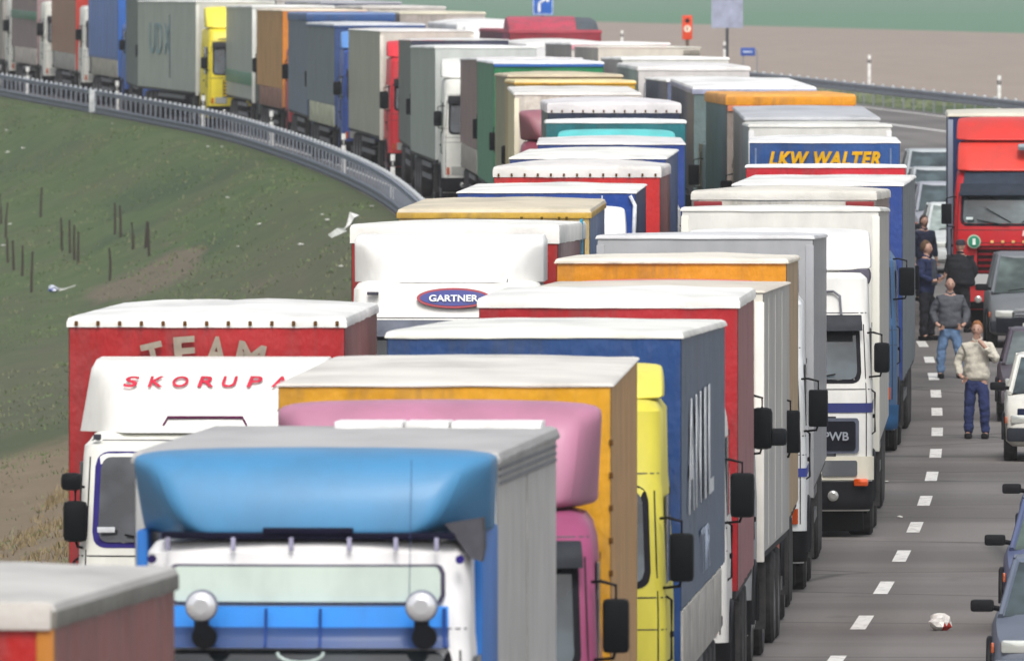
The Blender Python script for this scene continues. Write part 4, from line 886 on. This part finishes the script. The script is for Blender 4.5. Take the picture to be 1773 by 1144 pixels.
# big red truck in the car lane
root, H, (bd, c) = truck('big red truck with dark visor and round green badge, alone in the car lane', None, 330, 196, xl=1642, slope=.022, rear=190, L=13.6,
    t=dict(f='#1c2c5c', s='#5c6c80', r='#d8d4c4', lip=.07, lipc='#cfcab8', post='#8a93a4', kind='paint'), c=dict(c='#b8141e', ws=(1.97, 2.56), roof=3.0, w=1.18, visor='#27303e', mz=2.15, front=-3.1, slat='#6a1018', grille='#1c080a', glassc='#46565a'))
deflector(root, 'box', '#c9362e', 3.5, 3.95, -2.15, 1.13, depth=1.8)
deflector(root, 'box', '#cf3c30', 2.92, 3.53, -2.8, 1.12, depth=2.3).name = 'raised_roof'
MB().box(.02, 1.0, -2.78, -2.45, 3.33, 3.47, .06).build('roof_lamp', mat('lamp', '#8f9aa0'), root)
MB().add(*cpatch(c, 2.5, 2.72, -1.04, 1.04, .2, thick=.07)).build('lower_visor', PLAS('#232c38'), bd); MB().add(*cpatch(c, 2.7, 2.95, -1.02, 1.02, .13, thick=.06)).build('upper_visor', PLAS('#2c3644'), bd)
MB().disc((-.8, -3.16, 1.63), .13, .04, 24).build('badge_rim', PLAS('#a8b8a4'), root); MB().disc((-.8, -3.18, 1.63), .105, .04, 24).build('badge', mat('paint', '#1f8a6a'), root)
lettering(root, '1', -.8, -3.2, 1.63, .06, .12, PLAS('#d8e6dc'), bold=.03)
lettering(root, 'IVECO', .42, -3.17, 1.79, .62, .11, PLAS('#e0c8c4'), bold=.03, shear=.1)
for k in range(8): MB().box(-.49+k*.2, -.43+k*.2, -3.17, -3.13, 1.6, 1.65, .01).build('nameplate_mark', PLAS('#d8b070'), root)
for s in (-1, 1):
    MB().add(*cpatch(c, .82, 1.02, *sorted((s*.5, s*1.0)), .05, thick=.02, rc=.04)).build('headlight_glass', mat('lamp', '#e2e4e4'), bd)
    MB().add(*cpatch(c, .5, .72, *sorted((s*.45, s*1.05)), .07, thick=.02, rc=.04)).build('fog_light_panel', mat('paint', '#c01824'), bd)
MB().box(-.95, -.82, -3.12, -3.1, 2.04, 2.09, .003).build('toll_sticker', PLAS('#d0dcdc'), bd)
# ------------------------------------------------------------------ cars
def car(label, d, xl, colr, h=1.42, w=1.7, L=4.3, slope=None, van=False, rear=False, glassc='#3c484b', plate='#c9c9c4', lampc='#c9ccc6', dark='#1a1b1e', group='cars queued in the right lane'):
    X = wx(xl, d)+w/2; loc, rot = place(d, X, slope, L)
    root = thing('car', label, 'car', loc, rot, group)
    hood = .78 if not van else .92; belt = .92 if not van else 1.02
    y0 = 0
    st = [  # y, z bottom, hood/top height, half width
        (.0, .32, .55, w*.40), (.06, .26, .66, w*.455), (.3, .22, hood-.03, w*.485), (1.0, .2, hood+.06, w*.5), (1.25, .2, belt, w*.5), (2.2, .2, belt+.01, w*.5),
        (L-1.0, .22, belt+.02, w*.5), (L-.3, .26, belt if not van else 1.0, w*.485), (L, .34, .7 if not van else .85, w*.45)]
    lv = []
    for y, zb, zt, hw in st:
        half = [(0, zb), (hw*.85, zb), (hw*.98, zb+.08), (hw, (zb+zt)/2), (hw*.985, zt-.12), (hw*.93, zt-.03), (hw*.7, zt), (0, zt+.02)]
        lv.append([(a, y, b) for a, b in half]+[(-a, y, b) for a, b in reversed(half[1:-1])])
    v, f = loft(lv); body = MB().add(v, [q[::-1] for q in f]).build('body', mat('paint', colr), root, 50)
    # greenhouse
    ws0, ws1 = (1.15, 1.95) if not van else (.9, 1.75)
    rr, re = (L-.75, L-.15) if not van else (L-.35, L-.1)
    def gh(ysc):
        lo = [(-w*.44, ws0), (w*.44, ws0), (w*.45, re), (-w*.45, re)]; hi = [(-w*.36, ws1), (w*.36, ws1), (w*.37, rr), (-w*.37, rr)]
        return lo, hi
    lo, hi = gh(1); zl, zh = belt-.04, h-.03
    v = [(a, b, zl) for a, b in lo]+[(a, b, zh) for a, b in hi]
    MB().add(v, [(0,1,5,4), (1,2,6,5), (2,3,7,6), (3,0,4,7), (4,5,6,7)]).build('windows', mat('glass', glassc), body, 0)
    # roof, slightly proud
    lv = []
    for z, k, q in ((zh-.03, 1.03, .02), (zh+.015, 1.0, .0), (zh+.035, .85, -.06)):
        y_a, y_b = ws1-.02-q, rr+.02+q
        lv.append([(-w*.36*k, y_a+.03, z), (-w*.2*k, y_a, z), (w*.2*k, y_a, z), (w*.36*k, y_a+.03, z), (w*.37*k, y_b, z), (-w*.37*k, y_b, z)])
    MB().add(*loft(lv)).build('roof', mat('paint', colr), body, 50)
    for s in (-1, 1):
        for nm, a, b in (('windshield_pillar', (.44, ws0), (.36, ws1)), ('door_pillar', (.45, 2.5), (.368, 2.5)), ('rear_pillar', (.45, re), (.37, rr))):
            MB().tube([(s*w*a[0], a[1], zl), (s*w*b[0], b[1], zh)], .034, 6).build(nm, mat('paint', colr), body)
    for s in (-1, 1):
        x = s*w*.33; MB().box(x-.17, x+.17, -.0, .14, .56, .69, .03).build('headlight', mat('lamp', lampc), body)
        a, b = sorted((s*(w*.5-.03), s*(w*.5+.2))); MB().box(a, b, ws0+.12, ws0+.24, belt, belt+.12, .03).build('mirror', mat('plastic', dark), body)
        MB().tube([(s*w*.43, ws0+.25, belt+.02), (s*(w*.5+.04), ws0+.2, belt+.05)], .03, 6).build('mirror_foot', mat('plastic', dark), body)
        a, b = sorted((s*w*.47, s*(w*.47+.03))); MB().box(a, b, .12, .24, .56, .66, .01).build('indicator', mat('lamp', '#c86030'), body)
        for y in (.75, L-.85): wheel(root, s*(w*.5-.1), y, .31, True)
        ar = [(s*(w*.5+.003), .75+.36*math.cos(PI*k/10), .32+.36*math.sin(PI*k/10)) for k in range(11)]; MB().tube(ar, .03, 6).build('wheel_arch', mat('plastic', dark), body)
    MB().box(-w*.25, w*.25, -.02, .05, .55, .66, .015).build('grille', mat('plastic', '#15161a'), body)
    for k in range(3): MB().box(-w*.24, w*.24, -.035, -.02, .565+k*.035, .577+k*.035).build('grille_slat', mat('plastic', '#8c9096'), body)
    MB().box(-w*.47, w*.47, -.06, .12, .3, .5, .04).build('bumper', mat('paint' if not van else 'plastic', colr if not van else '#2a2e36'), body)
    MB().box(-.26, .26, -.08, -.062, .36, .46, .004).build('number_plate', mat('plastic', plate), body)
    MB().tube([(-.5, ws0-.02, belt+.0), (-.05, ws0+.02, belt+.06)], .01, 5).build('wiper', mat('plastic', '#101012'), body)
    return root, body
car('pale blue grey car cut by the bottom right corner, long black mirror sticking out', 169, 1712, '#5f6a7c')
car('light blue car behind the pale blue grey one, second from the bottom right', 189, 1733, '#4f5c82', glassc='#4c5a54')
car('blue car at the right edge with only its black mirror and door in view', 208, 1762, '#434f70')
r_, b_ = car('small white off road car with dark front wheel and black bumper at the right edge', 253, 1738, '#e2e2da', h=1.52, w=1.6, L=3.9, van=True)
MB().box(-.6, .6, .02, .06, .62, .78, .02).build('dark_grille', mat('plastic', '#1c2440'), b_)
car('dark purple car between the white off road car and the silver van', 272, 1727, '#4c4652', h=1.42, glassc='#5c6464')
r_, b_ = car('silver people carrier with black bumper right of the man in grey jacket', 314, 1710, '#6a7076', h=1.66, w=1.8, L=4.6, van=True, glassc='#4a5653')
MB().box(-.75, .75, -.07, .0, .28, .55, .04).build('black_bumper', mat('plastic', '#161a22'), b_)
for z in (.62, .7): MB().box(-.4, .4, -.03, .0, z, z+.02).build('chrome_bar', mat('metal', '#a0a4a8'), b_)
car('white car with open doors behind the man standing in front of the blue trailer', 366, 1602, '#c9cfcf', h=1.45, L=4.2, glassc='#8a9692')
car('silver grey car stuck between the trailers and the big red truck', 386, 1584, '#9a9ea8', h=1.5, L=4.2)
car('pale grey car farther back between the trailers and the big red truck', 406, 1574, '#aab0b4', h=1.45, L=4.2)
car('farthest pale car on the right, below a short white road marking', 427, 1568, '#a8b0b4', h=1.5, L=4.2)

# ------------------------------------------------------------------ people
def skin_mesh(name, verts, edges, radii, root=0, sub=3):
    me = bpy.data.meshes.new(name); me.from_pydata(verts, edges, []); o = bpy.data.objects.new(name, me); COL.objects.link(o)
    sk = o.modifiers.new('s', 'SKIN'); sk.use_smooth_shade = True
    for i, r in enumerate(radii):
        dv = me.skin_vertices[0].data[i]; dv.radius = r if isinstance(r, tuple) else (r, r); dv.use_root = (i == root)
    ss = o.modifiers.new('u', 'SUBSURF'); ss.levels = sub; ss.render_levels = sub
    dg = bpy.context.evaluated_depsgraph_get(); m2 = bpy.data.meshes.new_from_object(o.evaluated_get(dg))
    bpy.data.objects.remove(o); bpy.data.meshes.remove(me)
    if name in ('jacket', 'trousers'):      # folds in the cloth
        for q in m2.vertices:
            c_ = q.co; q.co = c_ + q.normal*(.016*mnoise.noise(Vector((c_.x*7, c_.y*7, c_.z*13+len(verts)))) + .008*mnoise.noise(c_*28))
    m2.polygons.foreach_set('use_smooth', [True]*len(m2.polygons)); return m2
def head_geo(c, r=.095, turn=0):
    bm = bmesh.new(); bmesh.ops.create_uvsphere(bm, u_segments=20, v_segments=14, radius=1)
    for q in bm.verts:
        x, y, z = q.co
        jaw = 1 - .28*max(0, -z)**1.2; X = x*.078*jaw; Y = y*.098*(1-.12*max(0, -z)); Z = z*.122
        if y < -.6 and abs(x) < .25: Y -= .022*math.exp(-((z+.1)/.22)**2)*(1-abs(x)/.25)      # nose
        if y < -.5: Y += .012*math.exp(-((z-.12)/.1)**2)*math.exp(-((abs(x)-.38)/.18)**2)       # eye sockets
        if abs(x) > .93 and abs(z) < .3: X *= 1.14                                             # ears
        q.co = (X, Y, Z)
    R = Matrix.Rotation(turn, 4, 'Z'); v = [tuple(R @ q.co + Vector(c)) for q in bm.verts]; bm.verts.index_update(); f = [tuple(q.index for q in p.verts) for p in bm.faces]; bm.free(); return v, f
def join_mesh(me, v, f):
    V = [tuple(p.co) for p in me.vertices]; Fc = [tuple(p.vertices) for p in me.polygons]; o = len(V); return mesh_of(me.name, V+list(v), Fc+[tuple(i+o for i in q) for q in f], 180)
def person(label, px, d, height, face=0, jacket='#404448', trousers='#20242c', hair='#4a3826', bald=False, arms='down', shoe='#18181a', legs='stand', cap=False, girth=1.0, coat=0.0, skinc='#b08a78', group='people standing between the queues'):
    k = height/1.78; X = wx(px, d); root = thing('person', label, 'person', (X, d, ground(X, d)), (0, 0, face), group); root.scale = (k, k, k)
    g = girth
    sp = .13 if legs == 'stand' else .17
    aR = {'down': [(-.25, .02, 1.16), (-.27, -.04, .92), (-.275, -.07, .82)], 'pocket': [(-.31, .06, 1.17), (-.25, -.1, .97), (-.19, -.13, .93)], 'face': [(-.31, .05, 1.17), (-.25, -.09, .97), (-.19, -.13, .93)],
          'front': [(-.28, -.02, 1.17), (-.16, -.22, 1.08), (-.1, -.27, 1.1)]}[arms]
    aL = {'down': [(.25, .02, 1.16), (.27, -.04, .92), (.275, -.07, .82)], 'pocket': [(.31, .06, 1.17), (.25, -.1, .97), (.19, -.13, .93)], 'face': [(.32, -.1, 1.2), (.15, -.24, 1.42), (.045, -.2, 1.53)],
          'front': [(.28, -.02, 1.17), (.2, -.22, 1.12), (.12, -.29, 1.16)]}[arms]
    # body: one continuous skinned figure
    V = [(0,0,.95), (0,0,1.12), (0,0,1.32), (0,.01,1.45), (0,0,1.55), (0,-.01,1.62)]; E = [(0,1), (1,2), (2,3), (3,4), (4,5)]; R = [(.13,.1), (.12,.09), (.14,.1), (.1,.08), (.055,.055), (.06,.06)]
    def arm(side, pts):
        i = len(V); V.append((side*.17, .01, 1.42)); V.extend(pts); E.extend([(3, i), (i, i+1), (i+1, i+2), (i+2, i+3)]); R.extend([.06, .042, .033, .035])
    arm(-1, aR); arm(1, aL)
    for s in (-1, 1):
        i = len(V); kn = -.07 if s > 0 else -.01; V.extend([(s*.09, 0, .9), (s*sp*.9, kn, .5), (s*sp, .01+kn*.4, .1), (s*(sp+.02), -.1+kn*.4, .045)]); E.extend([(0, i), (i, i+1), (i+1, i+2), (i+2, i+3)]); R.extend([.08, .055, .04, .035])
    me = skin_mesh('body', V, E, R)
    hv, hf = head_geo((0, -.015, 1.67)); me = join_mesh(me, hv, hf)
    fm = MB()      # fingers
    for side, pts in ((-1, aR), (1, aL)):
        w_, h_ = Vector(pts[1]), Vector(pts[2]); dr = (h_-w_).normalized(); sd_ = dr.cross(Vector((0, 1, 0))).normalized() if abs(dr.y) < .9 else Vector((1, 0, 0)); cu = dr.cross(sd_)
        for q, (o_, ln) in enumerate(((-.03, .065), (-.01, .08), (.01, .075), (.03, .06))):
            b0 = h_+dr*.02+sd_*o_; fm.tube([b0, b0+dr*ln*.5+cu*.004, b0+dr*ln*.8+cu*.02, b0+dr*ln*.95+cu*.035], [.011, .01, .009, .006], 6)
        t0 = h_-sd_*.03; fm.tube([t0, t0-sd_*.03+dr*.02, t0-sd_*.035+dr*.05], [.013, .011, .007], 6)
    me = join_mesh(me, fm.v, fm.f); shared('body', me, mat('skin', skinc), root)
    # jacket and sleeves
    hem = .86-coat
    V = [(0,0,hem), (0,0,1.0), (0,0,1.15), (0,0,1.32), (0,.01,1.44), (0,0,1.51)]; E = [(0,1), (1,2), (2,3), (3,4), (4,5)]
    R = [(.215*g,.145*g), (.21*g,.15*g), (.205*g,.15*g), (.215*g,.15*g), (.165,.11), (.08,.075)]
    def sleeve(side, pts):
        i = len(V); V.append((side*.19, .01, 1.415)); mid = Vector(pts[0]); wr = Vector(pts[1]); V.extend([tuple(mid), tuple(wr)])
        E.extend([(4, i), (i, i+1), (i+1, i+2)]); R.extend([.088*g**.5, .074*g**.5, .058*g**.5])
    sleeve(-1, aR); sleeve(1, aL)
    shared('jacket', skin_mesh('jacket', V, E, R), mat('cloth', jacket), root)
    MB().tube([(.0, -.06, 1.5), (.055, -.02, 1.53), (.06, .04, 1.55), (0, .08, 1.56), (-.06, .04, 1.55), (-.055, -.02, 1.53), (0, -.06, 1.5)], .022, 6).build('collar', mat('cloth', jacket), root)
    V = [(0,0,.97), (0,0,.88)]; E = [(0,1)]; R = [(.165*min(g,1.1),.115), (.16,.12)]
    for s in (-1, 1):
        i = len(V); kn = -.07 if s > 0 else -.01; V.extend([(s*.095, 0, .8), (s*sp*.92, kn, .5), (s*sp, kn*.4, .16), (s*sp, kn*.4, .07)]); E.extend([(1, i), (i, i+1), (i+1, i+2), (i+2, i+3)]); R.extend([.11, .088, .078, .08])
    shared('trousers', skin_mesh('trousers', V, E, R), mat('cloth', trousers), root)
    for s in (-1, 1): MB().box(s*sp-.05, s*sp+.05, -.19, .09, 0, .09, .035).build('shoe', mat('plastic', shoe), root)
    if cap: 
        lv = [[(rr*.088*math.cos(a), rr*.108*math.sin(a)-.012, z) for a in [2*PI*q/16 for q in range(16)]] for z, rr in ((1.69, 1.05), (1.73, 1.06), (1.78, .9), (1.8, .5))]
        MB().add(*loft(lv)).build('cap', mat('cloth', hair), root); MB().box(-.06, .06, -.19, -.09, 1.695, 1.71, .005).build('cap_brim', mat('cloth', hair), root)
    elif not bald:
        bm = bmesh.new(); bmesh.ops.create_uvsphere(bm, u_segments=20, v_segments=14, radius=1)
        for q in bm.verts:
            x, y, z = q.co; n_ = 1+.1*mnoise.noise(Vector((x*4, y*4, z*4+px)))
            fr = y < -.35 and z < .45
            q.co = (x*.092*n_, y*.112*n_+.012+(.03 if fr else 0), max(z, -.5 if y > 0 else .0)*.135*n_+1.69)
        v_ = [tuple(q.co) for q in bm.verts]; bm.verts.index_update(); f_ = [tuple(q.index for q in p.verts) for p in bm.faces]; bm.free(); MB().add(v_, f_).build('hair', mat('cloth', hair), root, 180)
    else: MB().tube([(.078, -.01, 1.67), (.07, .05, 1.66), (0, .085, 1.66), (-.07, .05, 1.66), (-.078, -.01, 1.67)], .018, 6).build('hair', mat('cloth', hair), root)
    for s in (-1, 1): MB().disc((s*.03, -.106, 1.685), .009, .01, 8).build('eye', mat('plastic', '#20242c'), root)
    MB().box(-.024, .024, -.109, -.1, 1.607, 1.615, .003).build('mouth', mat('plastic', '#8a4038'), root)
    return root
r_ = person('man in cream sweater and blue jeans with one hand raised to his mouth', 1692, 264, 1.76, face=-.15, jacket='#c9c4b6', trousers='#1c2a58', hair='#8a5a34', arms='face')
person('balding man in grey jacket and light jeans with hands in pockets beside the lane dashes', 1645, 296, 1.70, face=.1, jacket='#4e5158', trousers='#5a7698', hair='#8a6c50', bald=True, arms='pocket', legs='apart', girth=1.12)
r_ = person('tall man in navy coat and black trousers standing side on against the blue trailer', 1604, 319, 1.8, face=1.1, jacket='#16244a', trousers='#0e121c', hair='#5a4430', arms='front', coat=.1)
MB().box(-.05, .05, -.2, -.12, 1.0, 1.45, .02).build('scarf', mat('cloth', '#3c424c'), r_)
person('stout person in black round backed jacket seen from behind, bending towards the cars', 1663, 324, 1.72, face=2.8, jacket='#0c1018', trousers='#0c0e14', hair='#2c2c34', arms='front', girth=1.5, cap=True)
r_ = person('man in dark jacket standing behind the tall man, in front of the white car', 1600, 345, 1.68, face=.5, jacket='#18203c', trousers='#14161e', hair='#3a2c26', arms='down')

# ------------------------------------------------------------------ litter, bag, stakes, grass
def scrap(name, label, cat, px, py, size, colr, seed, d=None, col2=None, group=None, lift=.0, flat=.5):
    d = d or px2ground(px, py); x = wx(px, d); z = ground(x, d)
    root = thing(name, label, cat, (x, d, z+lift), (0, 0, seed), group)
    rnd = random.Random(int(seed*100)); 
    bm = bmesh.new(); bmesh.ops.create_icosphere(bm, subdivisions=2, radius=1)
    for q in bm.verts:
        n_ = 1+.55*mnoise.noise(q.co*1.8+Vector((seed, seed*2, 0)))+.3*mnoise.noise(q.co*5+Vector((seed, 0, seed)))
        q.co = Vector((q.co.x*n_*size*.5, q.co.y*n_*size*.5, (q.co.z*n_*flat+flat)*size*.5))
    v_ = [tuple(q.co) for q in bm.verts]; bm.verts.index_update(); fs = [tuple(q.index for q in p.verts) for p in bm.faces]; bm.free()
    me = mesh_of('sheet', v_, fs, 20); me.materials.append(mat('cloth', colr))
    if col2:
        me.materials.append(mat('cloth', col2))
        for p in me.polygons:
            if p.center.x < -size*.12 and p.center.z < size*.3: p.material_index = 1
    shared('sheet', me, None, root); return root
scrap('plastic_bag', 'crumpled white plastic bag with a red corner lying on the asphalt', 'plastic bag', 1627, 1090, .24, '#d8d4d0', 3.1, d=190, col2='#b02c20', flat=.8)
d_ = px2ground(604, 398); r_ = thing('plastic_bag', 'torn white plastic bag caught upright at the top of the grass slope', 'plastic bag', (wx(604, d_), d_, ground(wx(604, d_), d_)), (0, 0, 0))
v_ = [(-.12, 0, 0), (.02, -.06, .1), (.02, .05, .42), (.14, -.08, .3), (.26, 0, .34), (.12, .1, .16), (.0, .12, .05), (.06, -.02, .2), (-.05, .0, .12)]
MB().add(v_, [(0, 1, 8), (8, 1, 7), (8, 7, 2), (7, 3, 2), (7, 1, 3), (1, 5, 3), (3, 5, 4), (3, 4, 2), (2, 4, 5), (2, 5, 6), (0, 8, 6), (8, 2, 6), (0, 6, 1), (1, 6, 5)]).build('sheet', mat('cloth', '#e2e2e0'), r_, 0)
MB().add([(-.1, 0, .04), (-.5, .1, -.12), (-.42, .1, -.2), (-.05, 0, -.04), (-.28, .12, .04)], [(0, 4, 3), (4, 1, 2), (4, 2, 3)]).build('loose_strip', mat('cloth', '#c9cdc9'), r_, 0)
r_ = scrap('plastic_bag', 'white and blue plastic bag with a trailing strip low on the grass slope', 'plastic bag', 92, 506, .3, '#c9cede', 6.4, col2='#4a62b0', flat=.6)
MB().add([(.08, 0, .1), (.3, .0, .1), (.62, .1, .2), (.6, .1, .16), (.3, 0, .03), (.08, 0, .02)], [(0, 5, 4, 1), (1, 4, 3, 2)]).build('loose_strip', mat('cloth', '#d0d2d0'), r_, 0)
LT = [(40, 260, .11, 'oval scrap of white paper high on the slope at the left edge'), (13, 268, .12, 'thin pale scrap beside the oval white paper'), (360, 258, .09, 'bright white scrap just below the middle of the guardrail'),
      (384, 258, .06, 'tiny pale scrap right of the bright white one below the guardrail'), (521, 429, .12, 'white crumpled paper left of the red trailer on the slope'), (449, 394, .1, 'white paper ball in the middle of the grass slope'),
      (394, 347, .1, 'pale flattened scrap on the upper middle slope'), (590, 466, .1, 'pale scrap beside the red trailer corner'), (644, 362, .08, 'pale scrap near the right end of the grass slope'),
      (6, 430, .12, 'white strip at the left edge beside the stakes'), (55, 176, .07, 'pale scrap under the guardrail near the left edge'), (11, 229, .09, 'white scrap at the left edge under the guardrail'),
      (195, 218, .06, 'faint pale scrap under the guardrail left of centre'), (567, 386, .1, 'pale scrap left of the torn white bag'), (558, 376, .07, 'smallest pale scrap left of the torn white bag'), (412, 431, .07, 'faint scrap on the bare soil patch'),
      (18, 392, .09, 'whitish scrap among the far left stakes'), (1535, 835, .05, 'tiny white speck of litter on the asphalt beside the white striped truck'), (1558, 898, .06, 'small white scrap on the asphalt near the lane dashes')]
for i, (px, py, s_, lb) in enumerate(LT): scrap('paper_scrap', lb, 'litter', px, py, s_*1.25, '#cfcfc9', 1.3+i*.77, flat=.35, group='scraps of litter on the slope and road', lift=.05 if px < 700 else 0)
ST = [(70,325,378), (2,337,392), (10,352,412), (14,412,455), (24,416,469), (38,426,479), (54,436,508), (107,378,435), (122,382,440), (129,390,450), (135,402,459), (190,430,485), (199,352,408), (209,356,412), (231,386,433), (252,384,434), (258,396,444)]
SL = ['lone dark stake at the top of the stake group', 'dark stake cut by the left edge, upper one', 'dark stake just right of the left edge, upper row', 'dark stake near the left edge, lower row, first', 'dark stake near the left edge, lower row, second',
      'slanting dark stake, third of the lower left row', 'lowest and tallest leaning stake of the left row', 'thin stake left of the bundle of three', 'first stake of the bundle of three', 'middle stake of the bundle of three', 'right and lowest stake of the bundle of three',
      'lone stake lower right of the bundles above the bare soil', 'left one of the close pair in the middle', 'right one of the close pair in the middle', 'single stake right of the close pair', 'thick stake at the right end of the group', 'crooked stake leaning on the thick one at the right end']
for i, (px, yt, yb) in enumerate(ST):
    d = px2ground(px, yb); x = wx(px, d); h_ = (yb-yt)/sc(d); rnd = random.Random(i)
    lx, ly = rnd.uniform(-.06, .06), rnd.uniform(-.1, .1)
    r_ = thing('wooden_stake', SL[i]+' on the grass slope', 'stake', (x, d, ground(x, d)), (0, 0, 0), 'dark wooden stakes on the grass slope')
    t_ = .04*(1.5 if i == 15 else 1); MB().tube([(0, 0, -.2), (lx*.4+rnd.uniform(-.02, .02), ly*.5, h_*.5), (lx, ly, h_)], [t_, t_*.9, t_*.7], 7).build('stake', mat('cloth', '#3a332c'), r_)
# tufts of grass and dry stalks on the slope
def tufts(name, n, d0, d1, o0, o1, hgt, m, seed, wid=.02):
    rnd = random.Random(seed); V = []; Fs = []
    for _ in range(n):
        d = d0+(d1-d0)*rnd.random()**1.0; o = o0+(o1-o0)*rnd.random(); x = xd(d)+o
        if abs((x*sc(d))) > 1000 and not (x*sc(d) > -1050): continue
        nn = mnoise.noise(Vector((x*.3, d*.08, seed)))
        if nn < -.1: continue
        z = ground(x, d)-.02+.10*mnoise.noise(Vector((x*.35, d*.12, 0)))
        for q in range(4):
            a = rnd.uniform(-.5, .5); h_ = hgt*rnd.uniform(.5, 1.3)*(1+nn); bx = x+rnd.uniform(-.12, .12); by = d+rnd.uniform(-.2, .2); k = len(V)
            V += [(bx-wid, by, z), (bx+wid, by+.01, z), (bx+a*h_, by+rnd.uniform(-.1, .1), z+h_)]; Fs.append((k, k+1, k+2))
    o = MB().add(V, Fs).build(name, m, None, 0); o['kind'] = 'stuff'; return o
tufts('short_grass', 16000, 250, 660, -26, -8.6, .06, mat('blade', '#5f7049'), 1, .012)
tufts('dry_grass', 5000, 225, 345, -16, -10.0, .14, mat('blade', '#7c6f54'), 2, .014)
tufts('pale_weeds', 3500, 250, 660, -24, -9.0, .08, mat('blade', '#76775a'), 3, .012)
tufts('verge_grass', 4000, 480, 700, 21.2, 26, .1, mat('blade', '#7c8466'), 5, .02)

# ------------------------------------------------------------------ haze
bm = bmesh.new(); bmesh.ops.create_cube(bm, size=1)
for q in bm.verts: q.co = Vector((q.co.x*20000, 5900+q.co.y*13000, 38+q.co.z*100))
me = bpy.data.meshes.new('haze'); bm.to_mesh(me); bm.free()
hz = bpy.data.objects.new('haze', me); COL.objects.link(hz); hz['kind'] = 'stuff'
hm = bpy.data.materials.new('haze'); hm.use_nodes = True; nn = hm.node_tree.nodes; nn.remove(nn['Principled BSDF'])
pv = nn.new('ShaderNodeVolumePrincipled'); pv.inputs['Density'].default_value = HAZE; pv.inputs['Color'].default_value = (.93, .93, .95, 1); pv.inputs['Anisotropy'].default_value = .2
hm.node_tree.links.new(pv.outputs[0], nn['Material Output'].inputs['Volume']); me.materials.append(hm)
